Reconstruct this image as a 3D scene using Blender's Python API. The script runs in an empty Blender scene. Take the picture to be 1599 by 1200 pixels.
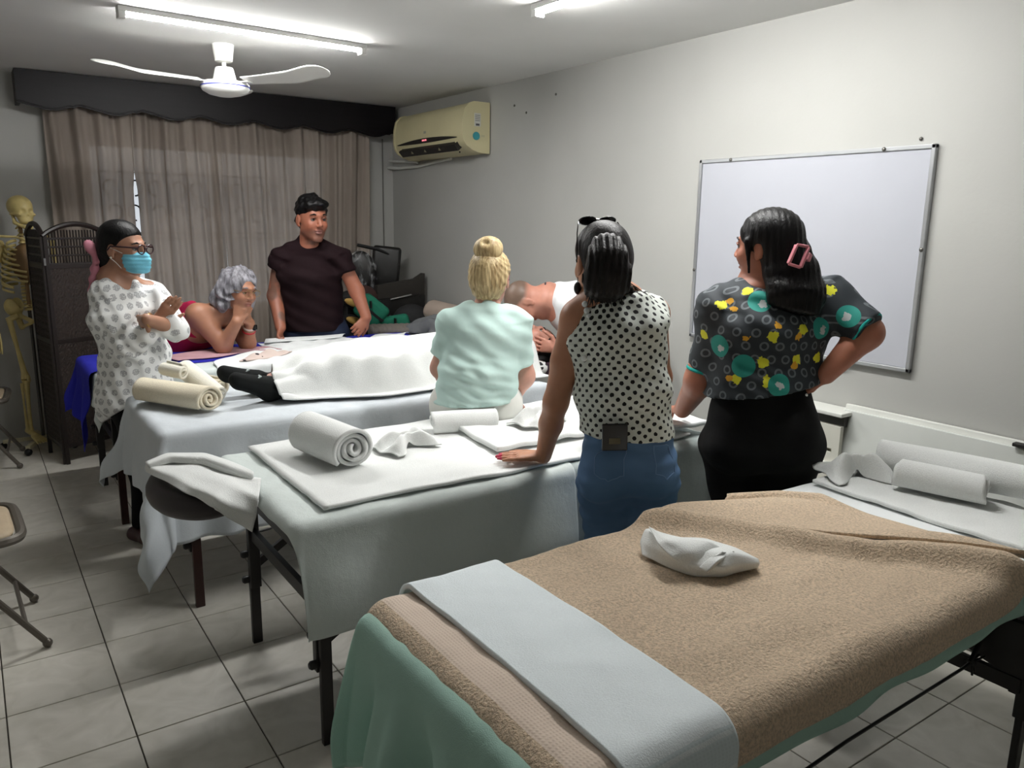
import bpy, bmesh, math, random
import numpy as np
from mathutils import Matrix, Vector

random.seed(7)
np.random.seed(7)
SC = bpy.context.scene
COL = SC.collection

# ------------------------------------------------------------------ camera
cam_data = bpy.data.cameras.new('camera')
cam_data.sensor_width = 36.0
cam_data.lens = 36.0 * 1223.0 / 1599.0
cam_data.clip_start = 0.05
camera = bpy.data.objects.new('camera', cam_data)
COL.objects.link(camera)
camera.matrix_world = Matrix((
    (0.8227369, 0.1041732, -0.5587951, 0.0),
    (-0.5682325, 0.1761391, -0.8037953, 0.0),
    (0.0146917, 0.9788376, 0.2041108, 1.59),
    (0.0, 0.0, 0.0, 1.0)))
SC.camera = camera

# ------------------------------------------------------------------ world, exposure
world = bpy.data.worlds.new('world')
SC.world = world
world.use_nodes = True
world.node_tree.nodes['Background'].inputs[0].default_value = (0.75, 0.82, 0.9, 1)
world.node_tree.nodes['Background'].inputs[1].default_value = 0.5
SC.view_settings.view_transform = 'Standard'
SC.view_settings.look = 'None'
SC.view_settings.exposure = 0.08
SC.view_settings.gamma = 1.0
SC.view_settings.use_curve_mapping = False
TUBE_STRENGTH = 178.0      # the two ceiling tubes are the room's only lamps

# ------------------------------------------------------------------ helpers
V = Vector
def arr(p): return np.array(p, dtype=np.float64)
def nrm(v):
    v = arr(v); return v / (np.linalg.norm(v) + 1e-12)
RGT = arr((0.823, -0.568, 0.0)); RGT /= np.linalg.norm(RGT)      # across the room, seen from the doorway
FWD = arr((0.568, 0.823, 0.0)); FWD /= np.linalg.norm(FWD)       # into the room
UP = arr((0, 0, 1.0))

def tag(o, label=None, cat=None, group=None, kind=None):
    if label: o['label'] = label
    if cat: o['category'] = cat
    if group: o['group'] = group
    if kind: o['kind'] = kind
    return o

def world_loc(o):
    v = arr((0, 0, 0))
    while o is not None:
        v = v + arr(o.location); o = o.parent
    return v

def thing(name, loc, label, cat, group=None):
    o = bpy.data.objects.new(name, None)
    o.empty_display_size = 0.1
    COL.objects.link(o); o.location = loc
    return tag(o, label, cat, group)

def mesh_np(name, verts, quads, mat, parent=None, smooth=True, origin=None):
    """verts (N,3) in world space, quads (M,4) or (M,3) index array"""
    verts = np.asarray(verts, dtype=np.float64)
    if parent is not None: off = world_loc(parent)
    else:
        off = arr(origin) if origin is not None else arr((verts[:, 0].mean(), verts[:, 1].mean(), verts[:, 2].min()))
    me = bpy.data.meshes.new(name)
    q = np.asarray(quads, dtype=np.int32)
    n, k = q.shape
    me.vertices.add(len(verts)); me.vertices.foreach_set('co', (verts - off).astype(np.float32).ravel())
    me.loops.add(n * k); me.loops.foreach_set('vertex_index', q.ravel())
    me.polygons.add(n)
    me.polygons.foreach_set('loop_start', np.arange(0, n * k, k, dtype=np.int32))
    me.update(calc_edges=True)
    me.validate()
    me.polygons.foreach_set('use_smooth', np.full(len(me.polygons), smooth))
    o = bpy.data.objects.new(name, me); COL.objects.link(o)
    if mat is not None: me.materials.append(mat)
    o.parent = parent
    if parent is None: o.location = off
    return o

class MB:
    """collects pieces, then links them as one mesh"""
    def __init__(s): s.v = []; s.f = []
    def add(s, v, f):
        b = len(s.v); s.v += [tuple(p) for p in v]; s.f += [tuple(i + b for i in q) for q in f]; return s
    def box(s, c, size, rot=None, bev=0.0, seg=2):
        bm = bmesh.new(); bmesh.ops.create_cube(bm, size=1)
        bmesh.ops.scale(bm, vec=size, verts=bm.verts)
        if bev > 0: bmesh.ops.bevel(bm, geom=list(bm.edges), offset=bev, segments=seg, affect='EDGES', profile=0.5)
        M = Matrix.Translation(V(c))
        if rot is not None: M = M @ (rot.to_4x4() if isinstance(rot, Matrix) else Matrix.Rotation(rot, 4, 'Z'))
        bm.transform(M); bm.verts.ensure_lookup_table()
        s.add([tuple(v.co) for v in bm.verts], [[v.index for v in f.verts] for f in bm.faces]); bm.free(); return s
    def bar(s, a, b, w, h, up=(0, 0, 1), bev=0.002):
        a = V(a); b = V(b); d = (b - a); L = d.length; z = d.normalized(); u = V(up)
        if abs(z.dot(u)) > .98: u = V((1, 0, 0))
        x = u.cross(z).normalized(); y = z.cross(x)
        R = Matrix((x, y, z)).transposed()
        return s.box((a + b) / 2, (w, h, L), R, bev)
    def tube(s, pts, r, n=8, closed=False, sq=None):
        P = [arr(p) for p in pts]; m = len(P)
        rr = list(r) if hasattr(r, '__len__') else [r] * m
        v = []; f = []; prev = None
        for i in range(m):
            if closed: t = nrm(P[(i + 1) % m] - P[i - 1])
            else: t = nrm(P[min(i + 1, m - 1)] - P[max(i - 1, 0)])
            if prev is None:
                u = arr((0, 0, 1)) if abs(t[2]) < .9 else arr((1, 0, 0))
            else: u = prev
            u = nrm(u - t * np.dot(u, t)); prev = u; w = np.cross(t, u)
            for k in range(n):
                a = 2 * math.pi * k / n
                v.append(P[i] + rr[i] * (math.cos(a) * u * (sq or 1) + math.sin(a) * w))
        for i in range(m if closed else m - 1):
            j = (i + 1) % m
            for k in range(n):
                f.append((i * n + k, i * n + (k + 1) % n, j * n + (k + 1) % n, j * n + k))
        if not closed:
            f.append(tuple(range(n - 1, -1, -1))); f.append(tuple((m - 1) * n + k for k in range(n)))
        return s.add(v, f)
    def lathe(s, prof, c=(0, 0, 0), n=32, axis='Z', R=None):
        v = []; f = []; m = len(prof)
        for (r, z) in prof:
            for k in range(n):
                a = 2 * math.pi * k / n
                p = V((r * math.cos(a), r * math.sin(a), z))
                if R is not None: p = R @ p
                v.append(p + V(c))
        for i in range(m - 1):
            for k in range(n):
                f.append((i * n + k, i * n + (k + 1) % n, (i + 1) * n + (k + 1) % n, (i + 1) * n + k))
        f.append(tuple(range(n - 1, -1, -1))); f.append(tuple((m - 1) * n + k for k in range(n)))
        return s.add(v, f)
    def ball(s, c, r, n=12, R=None):
        rx, ry, rz = r if hasattr(r, '__len__') else (r, r, r)
        prof = []; v = []; f = []; m = max(6, n // 2 + 1)
        for i in range(m):
            t = math.pi * (i + .5) / m
            for k in range(n):
                a = 2 * math.pi * k / n
                p = V((rx * math.sin(t) * math.cos(a), ry * math.sin(t) * math.sin(a), -rz * math.cos(t)))
                if R is not None: p = R @ p
                v.append(p + V(c))
        for i in range(m - 1):
            for k in range(n):
                f.append((i * n + k, i * n + (k + 1) % n, (i + 1) * n + (k + 1) % n, (i + 1) * n + k))
        f.append(tuple(range(n - 1, -1, -1))); f.append(tuple((m - 1) * n + k for k in range(n)))
        return s.add(v, f)
    def prism(s, poly, d0, d1, fn):
        """poly 2D points, extruded from d0 to d1; fn(a,b,d) -> point"""
        n = len(poly)
        v = [fn(a, b, d0) for a, b in poly] + [fn(a, b, d1) for a, b in poly]
        f = [tuple(range(n - 1, -1, -1)), tuple(range(n, 2 * n))]
        f += [(i, (i + 1) % n, n + (i + 1) % n, n + i) for i in range(n)]
        return s.add(v, f)
    def build(s, name, mat, parent=None, smooth=False, origin=None, auto=None):
        v = np.array(s.v)
        if parent is not None: off = world_loc(parent)
        else: off = arr(origin) if origin is not None else arr((v[:, 0].mean(), v[:, 1].mean(), v[:, 2].min()))
        me = bpy.data.meshes.new(name)
        me.from_pydata((v - off).tolist(), [], s.f)
        bm = bmesh.new(); bm.from_mesh(me); bmesh.ops.recalc_face_normals(bm, faces=bm.faces); bm.to_mesh(me); bm.free()
        if smooth:
            me.polygons.foreach_set('use_smooth', np.full(len(me.polygons), True))
            if auto is None: auto = 40
            try: me.set_sharp_from_angle(angle=math.radians(auto))
            except Exception: pass
        o = bpy.data.objects.new(name, me); COL.objects.link(o)
        if mat is not None: me.materials.append(mat)
        o.parent = parent
        if parent is None: o.location = off
        return o

def attr_f(o, name, vals):
    a = o.data.attributes.new(name, 'FLOAT', 'POINT'); a.data.foreach_set('value', np.asarray(vals, dtype=np.float32))
def attr_c(o, name, cols):
    c = np.ones((len(cols), 4), dtype=np.float32); c[:, :3] = cols
    a = o.data.attributes.new(name, 'FLOAT_COLOR', 'POINT'); a.data.foreach_set('color', c.ravel())

# ------------------------------------------------------------------ materials
MATS = {}
def srgb(r, g, b):
    f = lambda c: (c / 12.92 if c <= .04045 else ((c + .055) / 1.055) ** 2.4)
    return (f(r / 255), f(g / 255), f(b / 255))
class NT:
    def __init__(s, name):
        s.m = bpy.data.materials.new(name); s.m.use_nodes = True
        s.t = s.m.node_tree; s.b = s.t.nodes['Principled BSDF']; s.out = s.t.nodes['Material Output']
    def n(s, kind, **kw):
        x = s.t.nodes.new(kind)
        for k, v in kw.items():
            if k.startswith('i_'):
                key = k[2:]
                x.inputs[int(key) if key.isdigit() else key].default_value = v
            else: setattr(x, k, v)
        return x
    def l(s, a, b): s.t.links.new(a, b)
    def coord(s, kind='Object'): return s.n('ShaderNodeTexCoord').outputs[kind]
    def math(s, op, a, b=None, c=None):
        x = s.n('ShaderNodeMath', operation=op)
        for i, q in enumerate((a, b, c)):
            if q is None: continue
            if hasattr(q, 'is_linked') or hasattr(q, 'links'): s.l(q, x.inputs[i])
            else: x.inputs[i].default_value = q
        return x.outputs[0]
    def mix(s, fac, a, b):
        x = s.n('ShaderNodeMix', data_type='RGBA')
        for sock, q in ((x.inputs[0], fac), (x.inputs[6], a), (x.inputs[7], b)):
            if hasattr(q, 'links'): s.l(q, sock)
            elif hasattr(q, '__len__'): sock.default_value = (*q[:3], 1)
            else: sock.default_value = q
        return x.outputs[2]
    def noise(s, scale, detail=3, rough=.5, vec=None, stretch=None):
        x = s.n('ShaderNodeTexNoise'); x.inputs['Scale'].default_value = scale
        x.inputs['Detail'].default_value = detail; x.inputs['Roughness'].default_value = rough
        v = vec if vec is not None else s.coord()
        if stretch is not None:
            mp = s.n('ShaderNodeMapping'); mp.inputs['Scale'].default_value = stretch; s.l(v, mp.inputs[0]); v = mp.outputs[0]
        s.l(v, x.inputs['Vector']); return x.outputs['Fac']
    def ramp(s, f, lo, hi):
        x = s.n('ShaderNodeMapRange'); x.inputs[1].default_value = lo; x.inputs[2].default_value = hi
        s.l(f, x.inputs[0]); return x.outputs[0]
    def attr(s, name, out='Fac'):
        return s.n('ShaderNodeAttribute', attribute_name=name).outputs[out]
    def bump(s, h, strength=.3, dist=.01):
        x = s.n('ShaderNodeBump'); x.inputs['Strength'].default_value = strength; x.inputs['Distance'].default_value = dist
        s.l(h, x.inputs['Height']); s.l(x.outputs[0], s.b.inputs['Normal'])
    def col(s, c):
        if hasattr(c, 'links'): s.l(c, s.b.inputs['Base Color'])
        else: s.b.inputs['Base Color'].default_value = (*c[:3], 1)

def M(name, c=None, rough=.6, var=.06, scale=6, bump=0, bscale=200, metal=0, spec=None, dist=.004, sheen=0):
    if name in MATS: return MATS[name]
    t = NT(name)
    if var > 0:
        f = t.noise(scale, 4)
        d = tuple(x * (1 - var) for x in c); e = tuple(min(1, x * (1 + var)) for x in c)
        t.col(t.mix(t.ramp(f, .3, .7), d, e))
    else: t.col(c)
    t.b.inputs['Roughness'].default_value = rough
    t.b.inputs['Metallic'].default_value = metal
    if spec is not None: t.b.inputs['Specular IOR Level'].default_value = spec
    if sheen: t.b.inputs['Sheen Weight'].default_value = sheen
    if bump > 0: t.bump(t.noise(bscale, 2), bump, dist)
    MATS[name] = t.m
    return t.m

# ------------------------------------------------------------------ smooth solid modelling on a grid
class Solid:
    """smooth union of limbs, ellipsoids and barrels, polygonised into one continuous surface"""
    def __init__(s, h=.006): s.h = h; s.ops = []; s.post = []; s.last = []
    def _add(s, lo, hi, fn, k, mode): s.ops.append((arr(lo), arr(hi), fn, k, mode)); return s
    def seg(s, a, b, ra, rb=None, k=.02, mode='u'):
        rb = ra if rb is None else rb
        a = arr(a); b = arr(b); r = max(ra, rb); ab = b - a; L2 = max(ab @ ab, 1e-9)
        def fn(P):
            q = P - a; t = np.clip((q @ ab) / L2, 0, 1)
            d = np.linalg.norm(q - t[..., None] * ab, axis=-1)
            return d - (ra + (rb - ra) * t)
        return s._add(np.minimum(a, b) - r, np.maximum(a, b) + r, fn, k, mode)
    def chain(s, pts, rad, k=.02):
        for i in range(len(pts) - 1): s.seg(pts[i], pts[i + 1], rad[i], rad[i + 1], k)
        return s
    def ell(s, c, r, ax=None, k=.02, mode='u'):
        c = arr(c); r = arr(r) if hasattr(r, '__len__') else arr((r, r, r))
        A = np.eye(3) if ax is None else np.array([nrm(v) for v in ax])    # rows = axes
        R = r.max()
        def fn(P):
            q = (P - c) @ A.T
            k0 = np.linalg.norm(q / r, axis=-1); k1 = np.linalg.norm(q / (r * r), axis=-1) + 1e-9
            return k0 * (k0 - 1) / k1
        return s._add(c - R, c + R, fn, k, mode)
    def barrel(s, a, b, lat, r0, r1, k=.03, cap=.5):
        """elliptic limb: half-widths (along lat, across) r0 at a, r1 at b"""
        a = arr(a); b = arr(b); z = b - a; L = np.linalg.norm(z); z = z / L
        x = nrm(arr(lat) - z * (arr(lat) @ z)); y = np.cross(z, x)
        r0 = arr(r0); r1 = arr(r1); m = max(r0.max(), r1.max())
        def fn(P):
            q = P - a; t = q @ z; u = np.clip(t / L, 0, 1)
            rr = r0 + (r1 - r0) * u[..., None]
            e = t - u * L
            rz = cap * rr.min(axis=-1)
            X = q @ x; Y = q @ y
            v0 = X / rr[..., 0]; v1 = Y / rr[..., 1]; v2 = e / rz
            k0 = np.sqrt(v0 * v0 + v1 * v1 + v2 * v2)
            k1 = np.sqrt((v0 / rr[..., 0]) ** 2 + (v1 / rr[..., 1]) ** 2 + (v2 / rz) ** 2) + 1e-9
            return k0 * (k0 - 1) / k1
        return s._add(np.minimum(a, b) - m, np.maximum(a, b) + m, fn, k, 'u')
    def after(s, fn): s.post.append(fn); return s
    def cut(s, p, n):
        """keep the side the normal n points away from"""
        p = arr(p); n = nrm(n)
        s.last.append(lambda P, F: np.maximum(F, (P - p) @ n)); return s
    def polygonise(s):
        h = s.h
        us = [o for o in s.ops if o[4] == 'u']
        lo = np.min([o[0] for o in us], axis=0) - 3 * h - .012; hi = np.max([o[1] for o in us], axis=0) + 3 * h + .012
        n = np.ceil((hi - lo) / h).astype(int) + 1
        F = np.full(n, .06, dtype=np.float32)
        ax = [lo[i] + h * np.arange(n[i]) for i in range(3)]
        for (a, b, fn, k, mode) in s.ops:
            m = k + 2.5 * h
            i0 = np.maximum(np.floor((a - m - lo) / h).astype(int), 0); i1 = np.minimum(np.ceil((b + m - lo) / h).astype(int) + 1, n)
            if np.any(i1 <= i0): continue
            sl = tuple(slice(i0[j], i1[j]) for j in range(3))
            P = np.stack(np.meshgrid(ax[0][sl[0]], ax[1][sl[1]], ax[2][sl[2]], indexing='ij'), axis=-1)
            d = fn(P); g = F[sl]
            if mode == 'u':
                hh = np.maximum(k - np.abs(d - g), 0) / k
                F[sl] = np.minimum(d, g) - hh * hh * k * .25
            else:
                hh = np.maximum(k - np.abs(-d - g), 0) / k
                F[sl] = np.maximum(-d, g) + hh * hh * k * .25
        if s.post or s.last:
            P = np.stack(np.meshgrid(*ax, indexing='ij'), axis=-1)
            for fn in s.post + s.last: F = fn(P, F)
        F[0] = F[-1] = .05; F[:, 0] = F[:, -1] = .05; F[:, :, 0] = F[:, :, -1] = .05
        S = F < 0
        cnt = np.zeros(n - 1, dtype=np.int8)
        offs = [(i, j, k) for i in (0, 1) for j in (0, 1) for k in (0, 1)]
        for (i, j, k) in offs: cnt += S[i:n[0] - 1 + i, j:n[1] - 1 + j, k:n[2] - 1 + k]
        act = (cnt > 0) & (cnt < 8)
        C = np.argwhere(act)
        idx = np.full(n - 1, -1, dtype=np.int32); idx[act] = np.arange(len(C))
        val = np.stack([F[C[:, 0] + i, C[:, 1] + j, C[:, 2] + k] for (i, j, k) in offs], axis=1)
        acc = np.zeros((len(C), 3)); num = np.zeros(len(C))
        O = np.array(offs, dtype=float)
        for a in range(8):
            for b in range(a + 1, 8):
                if np.abs(O[a] - O[b]).sum() != 1: continue
                va = val[:, a]; vb = val[:, b]; c = (va < 0) != (vb < 0)
                t = np.where(c, va / np.where(c, va - vb, 1), 0)
                acc += np.where(c[:, None], O[a] + t[:, None] * (O[b] - O[a]), 0); num += c
        P = lo + h * (C + acc / np.maximum(num, 1)[:, None])
        faces = []
        for d in range(3):
            e, f = (d + 1) % 3, (d + 2) % 3
            s0 = [slice(0, n[0]), slice(0, n[1]), slice(0, n[2])]; s1 = list(s0)
            s0[d] = slice(0, n[d] - 1); s1[d] = slice(1, n[d])
            A = S[tuple(s0)]; B = S[tuple(s1)]
            for flip, mask in ((False, A & ~B), (True, B & ~A)):
                E = np.argwhere(mask)
                E = E[(E[:, e] > 0) & (E[:, f] > 0) & (E[:, e] < n[e] - 1) & (E[:, f] < n[f] - 1)]
                q = []
                for de, df in ((-1, -1), (0, -1), (0, 0), (-1, 0)):
                    c = E.copy(); c[:, e] += de; c[:, f] += df
                    q.append(idx[c[:, 0], c[:, 1], c[:, 2]])
                q = np.stack(q, axis=1)
                faces.append(q[:, ::-1] if flip else q)
        Q = np.concatenate(faces); Q = Q[(Q >= 0).all(axis=1)]
        return P, Q
    def build(s, name, mat, parent=None, origin=None, colfn=None, relax=1):
        P, Q = s.polygonise()
        for _ in range(relax):      # light relaxation
            acc = np.zeros_like(P); num = np.zeros(len(P))
            for a in range(4):
                b = (a + 1) % 4
                np.add.at(acc, Q[:, a], P[Q[:, b]]); np.add.at(num, Q[:, a], 1)
                np.add.at(acc, Q[:, b], P[Q[:, a]]); np.add.at(num, Q[:, b], 1)
            P = P * .5 + .5 * acc / np.maximum(num, 1)[:, None]
        o = mesh_np(name, P, Q, mat, parent, True, origin)
        if colfn is not None: attr_c(o, 'col', colfn(P))
        o['_n'] = len(P); del o['_n']
        return o, P

def vnoise(P, scale, seed=0):
    """cheap smooth pseudo noise, about -1..1"""
    rs = np.random.RandomState(seed)
    out = 0
    for i in range(5):
        d = rs.normal(size=3); d /= np.linalg.norm(d)
        out = out + np.sin(P @ (d * scale * (0.6 + rs.rand())) + rs.rand() * 6.28)
    return out / 2.6

# ------------------------------------------------------------------ cloth
def grid_faces(nu, nv):
    i, j = np.meshgrid(np.arange(nu - 1), np.arange(nv - 1), indexing='ij')
    a = (i * nv + j).ravel()
    return np.stack([a, a + nv, a + nv + 1, a + 1], axis=1)
def cloth(name, fn, s0, s1, t0, t1, mat, nu=80, nv=80, thick=.004, parent=None, offset=1.0):
    """fn(S,T) -> (X,Y,Z) arrays; S,T are lengths along the cloth"""
    S, T = np.meshgrid(np.linspace(s0, s1, nu), np.linspace(t0, t1, nv), indexing='ij')
    X, Y, Z = fn(S, T)
    P = np.stack([X, Y, Z], axis=-1).reshape(-1, 3)
    o = mesh_np(name, P, grid_faces(nu, nv), mat, parent)
    attr_f(o, 'cs', (S).ravel()); attr_f(o, 'ct', (T).ravel())
    if thick:
        m = o.modifiers.new('thickness', 'SOLIDIFY'); m.thickness = thick; m.offset = offset
    return o
def smoothstep(x, a, b):
    t = np.clip((x - a) / (b - a), 0, 1); return t * t * (3 - 2 * t)
def drape_fn(x0, x1, y0, y1, z, r=.03, wave=.012, kx=26, ky=26, flare=.35, seed=0, ripple=.0015, sag=0):
    """cloth over a table top: S runs along x, T along y, both measured in world metres before bending"""
    rs = np.random.RandomState(seed); ph = rs.rand(8) * 6.28
    def arc(a):
        q = np.clip(a / r, 0, math.pi / 2)
        over = np.maximum(a - r * math.pi / 2, 0)
        return r * np.sin(q), r * (1 - np.cos(q)) + over
    def fn(S, T):
        cx = np.clip(S, x0, x1); cy = np.clip(T, y0, y1)
        ax = S - cx; ay = T - cy
        rho = np.sqrt(ax * ax + ay * ay) + 1e-9
        ux = ax / rho; uy = ay / rho
        out, down = arc(rho)
        ramp = smoothstep(down, .02, .30)
        w = wave * ramp * (np.sin(kx * S + ph[0]) + .6 * np.sin(kx * 1.7 * S + ph[1] + 2 * down)) * np.abs(uy) \
          + wave * ramp * (np.sin(ky * T + ph[2]) + .6 * np.sin(ky * 1.6 * T + ph[3] + 2 * down)) * np.abs(ux)
        corner = (2 * np.abs(ux * uy)) ** 1.5
        out = out + w + flare * corner * np.maximum(down - .03, 0) + ramp * wave * 1.2
        X = cx + ux * out; Y = cy + uy * out
        Q = np.stack([S, T, S * 0], axis=-1)
        Z = z - down + ripple * vnoise(Q, 30, seed) + .6 * ripple * vnoise(Q, 70, seed + 1)
        return X, Y, Z
    return fn

def roll(name, a, b, R, mat, label, cat, group=None, turns=3.2, sq=1.0, up=(0, 0, 1), seed=0, thick=.011, nl=26, sag=.0, phase=0.0):
    """towel rolled up around the axis a-b: a spiral sheet with real layers"""
    a = arr(a); b = arr(b); z = nrm(b - a); L = np.linalg.norm(b - a)
    u = nrm(arr(up) - z * (arr(up) @ z)); w = np.cross(z, u)
    N = int(44 * turns)
    th = np.linspace(0, 2 * math.pi * turns, N)
    r0 = R * .14; rad = r0 + (R - r0) * th / th[-1]
    tt = np.linspace(0, 1, nl)
    TH, TT = np.meshgrid(th, tt, indexing='ij'); RAD = np.repeat(rad[:, None], nl, 1)
    Q = np.stack([np.cos(TH) * 2, np.sin(TH) * 2, TT * L * 8], axis=-1)
    RAD = RAD * (1 + .03 * vnoise(Q, 1.6, seed)) - .012 * R * np.cos(TT * 2 * math.pi)
    TH2 = TH - th[-1] + phase
    endj = (TT - .5) * L + .010 * np.sin(TH * .8 + seed) * np.where(TT > .5, 1, -1) * smoothstep(np.abs(TT - .5), .35, .5)
    X = RAD * np.sin(TH2); Y = RAD * np.cos(TH2) * sq
    P = (a + b) / 2 + X[..., None] * w + Y[..., None] * u + endj[..., None] * z
    o = mesh_np(name, P.reshape(-1, 3), grid_faces(N, nl), mat)
    attr_f(o, 'cs', TH.ravel() * R); attr_f(o, 'ct', (TT * L).ravel())
    m = o.modifiers.new('thickness', 'SOLIDIFY'); m.thickness = min(thick, (R - r0) / turns * .8); m.offset = 0
    return tag(o, label, cat, group)

def bow(name, c, ang, L, Wd, mat, label, cat, group=None, seed=0, hgt=.035, pl=3.0, knot=.22, tilt=0):
    """square cloth pinched in the middle into two pleated lobes"""
    rs = np.random.RandomState(seed); ph = rs.rand(4) * 6.28
    ca, sa = math.cos(ang), math.sin(ang)
    def fn(S, T):
        a = np.abs(S) ; w = knot + (1 - knot) * smoothstep(a, .03, .85)
        y = T * w * Wd / 2 * (1 + .12 * np.sin(3 * S + ph[0]))
        pleat = np.cos(T * math.pi * pl + ph[1] + .7 * S) * (1 - .45 * a)
        zz = hgt * (.50 + .42 * pleat) * (.55 + .75 * np.exp(-((a - .45) / .35) ** 2)) * (1 - .92 * np.abs(T) ** 5) + hgt * .35 * np.exp(-(a / .16) ** 2)
        zz = zz * (1 - .7 * smoothstep(a, .8, 1.0)) + .003
        x = S * L / 2 * (1 - .10 * T * T + .05 * np.sin(5 * T + ph[2]))
        return c[0] + ca * x - sa * y, c[1] + sa * x + ca * y, c[2] + zz
    o = cloth(name, fn, -1, 1, -1, 1, mat, 46, 60, .004)
    return tag(o, label, cat, group)
M('chrome', srgb(190, 190, 190), .2, metal=1)

# ------------------------------------------------------------------ room shell
XL, XR, YF, YB, ZC = -1.25, 3.20, -1.70, 6.50, 2.52
def wall_mat():
    t = NT('wall_paint'); f = t.noise(1.3, 5); g = t.noise(60, 3)
    t.col(t.mix(t.ramp(f, .3, .7), srgb(174, 174, 170), srgb(181, 181, 177)))
    t.b.inputs['Roughness'].default_value = .62; t.bump(g, .12, .004); return t.m
WALL = wall_mat()
CEIL = M('ceiling_paint', srgb(214, 214, 212), .85, .03, 2, .15, 90)
def tile_mat():
    t = NT('floor_tile'); oi = t.n('ShaderNodeObjectInfo')
    add = t.n('ShaderNodeVectorMath', operation='ADD'); t.l(t.coord('Object'), add.inputs[0])
    sc = t.n('ShaderNodeVectorMath', operation='SCALE'); sc.inputs['Scale'].default_value = 5; 
    cmb = t.n('ShaderNodeCombineXYZ'); t.l(oi.outputs['Random'], cmb.inputs[0]); t.l(oi.outputs['Random'], cmb.inputs[1])
    t.l(cmb.outputs[0], sc.inputs[0]); t.l(sc.outputs[0], add.inputs[1])
    n1 = t.n('ShaderNodeTexNoise'); n1.inputs['Scale'].default_value = 7; n1.inputs['Detail'].default_value = 6; n1.inputs['Distortion'].default_value = 1.6
    t.l(add.outputs[0], n1.inputs['Vector'])
    base = t.mix(t.ramp(n1.outputs['Fac'], .3, .72), srgb(202, 198, 187), srgb(224, 220, 211))
    base = t.mix(t.math('MULTIPLY', oi.outputs['Random'], .18), base, srgb(202, 197, 186))
    t.col(base); t.b.inputs['Roughness'].default_value = .33; return t.m
TILE = tile_mat()
GROUT = M('floor_grout', srgb(82, 78, 72), .9, .1, 20)
fl = MB().box(((XL + XR) / 2, (YF + YB) / 2, -.056), (XR - XL + .4, YB - YF + .4, .10)).build('floor', GROUT)
tag(fl, kind='structure')
TS = .331
bm_t = MB().box((0, 0, 0), (TS - .0045, TS - .0045, .010), None, .0012, 1)
tile_me = None
for i in range(-5, 10):
    for j in range(-9, 11):
        cx = .289 + TS * (i + .5); cy = 3.095 + TS * (j + .5)
        x0 = max(cx - TS / 2, XL); x1 = min(cx + TS / 2, XR); y0 = cy - TS / 2; y1 = min(cy + TS / 2, YB)
        if x1 - x0 < .03 or y1 - y0 < .03 or len(fl.children) >= 290: continue
        if tile_me is None:
            o = bm_t.build('tile', TILE, fl); tile_me = o.data
        else:
            o = bpy.data.objects.new('tile', tile_me); COL.objects.link(o); o.parent = fl
        w = world_loc(fl); 
        if o.data is tile_me and len(fl.children) == 1:
            for v in tile_me.vertices: v.co = v.co + V(tuple(w))
        o.location = V(((x0 + x1) / 2 - w[0], (y0 + y1) / 2 - w[1], -.005 - w[2]))
        o.scale = ((x1 - x0) / TS, (y1 - y0) / TS, 1)
rest = MB().box(((XL + XR) / 2, (YF + .1) / 2, -.004), (XR - XL, .1 - YF, .006)).build('floor_behind', TILE, fl)
tag(MB().box(((XL + XR) / 2, (YF + YB) / 2, ZC + .05), (XR - XL + .4, YB - YF + .4, .10)).build('ceiling', CEIL), kind='structure')
tag(MB().box((XR + .06, (YF + YB) / 2, ZC / 2), (.12, YB - YF + .4, ZC)).build('wall_right', WALL), kind='structure')
tag(MB().box((XL - .06, (YF + YB) / 2, ZC / 2), (.12, YB - YF + .4, ZC)).build('wall_left', WALL), kind='structure')
tag(MB().box(((XL + XR) / 2, YF - .06, ZC / 2), (XR - XL + .4, .12, ZC)).build('wall_front', WALL), kind='structure')
# back wall with the window opening
WX0, WX1, WZ0, WZ1 = .78, 2.62, .85, 2.12
wb = MB()
yb = YB + .07
wb.box(((XL + WX0) / 2, yb, ZC / 2), (WX0 - XL, .14, ZC)).box(((WX1 + XR) / 2, yb, ZC / 2), (XR - WX1, .14, ZC))
wb.box(((WX0 + WX1) / 2, yb, WZ0 / 2), (WX1 - WX0, .14, WZ0)).box(((WX0 + WX1) / 2, yb, (WZ1 + ZC) / 2), (WX1 - WX0, .14, ZC - WZ1))
tag(wb.build('wall_back', WALL), kind='structure')
# window: frame, panes, iron scrolls
ALU = M('aluminium', srgb(178, 180, 182), .38, .04, 8, metal=.8)
win = MB()
for x in (WX0 + .02, (WX0 + WX1) / 2, WX1 - .02): win.box((x, YB + .10, (WZ0 + WZ1) / 2), (.045, .05, WZ1 - WZ0), None, .003)
for z in (WZ0 + .02, WZ1 - .02): win.box(((WX0 + WX1) / 2, YB + .10, z), (WX1 - WX0, .05, .045), None, .003)
win = tag(win.build('window_1', M('window_frame', srgb(225, 225, 220), .5)), kind='structure')
tg = NT('frosted_glass'); tg.b.inputs['Base Color'].default_value = (.8, .85, .9, 1); tg.b.inputs['Roughness'].default_value = .4
tg.b.inputs['Emission Color'].default_value = (.86, .93, 1, 1); tg.b.inputs['Emission Strength'].default_value = .62
for x in ((WX0 * 3 + WX1) / 4, (WX0 + WX1 * 3) / 4):
    MB().box((x, YB + .125, (WZ0 + WZ1) / 2), ((WX1 - WX0) / 2 - .05, .006, WZ1 - WZ0 - .06)).build('pane', tg.m, win)
IRON = M('wrought_iron', srgb(38, 34, 32), .6)
def scroll(cx, cz, s, flip):
    pts = []
    for q in np.linspace(0, 1, 26):
        a = -1.57 + 4.9 * q; r = s * (1 - .62 * q)
        pts.append((cx + flip * r * math.cos(a), YB + .045, cz + r * math.sin(a)))
    return pts
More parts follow.
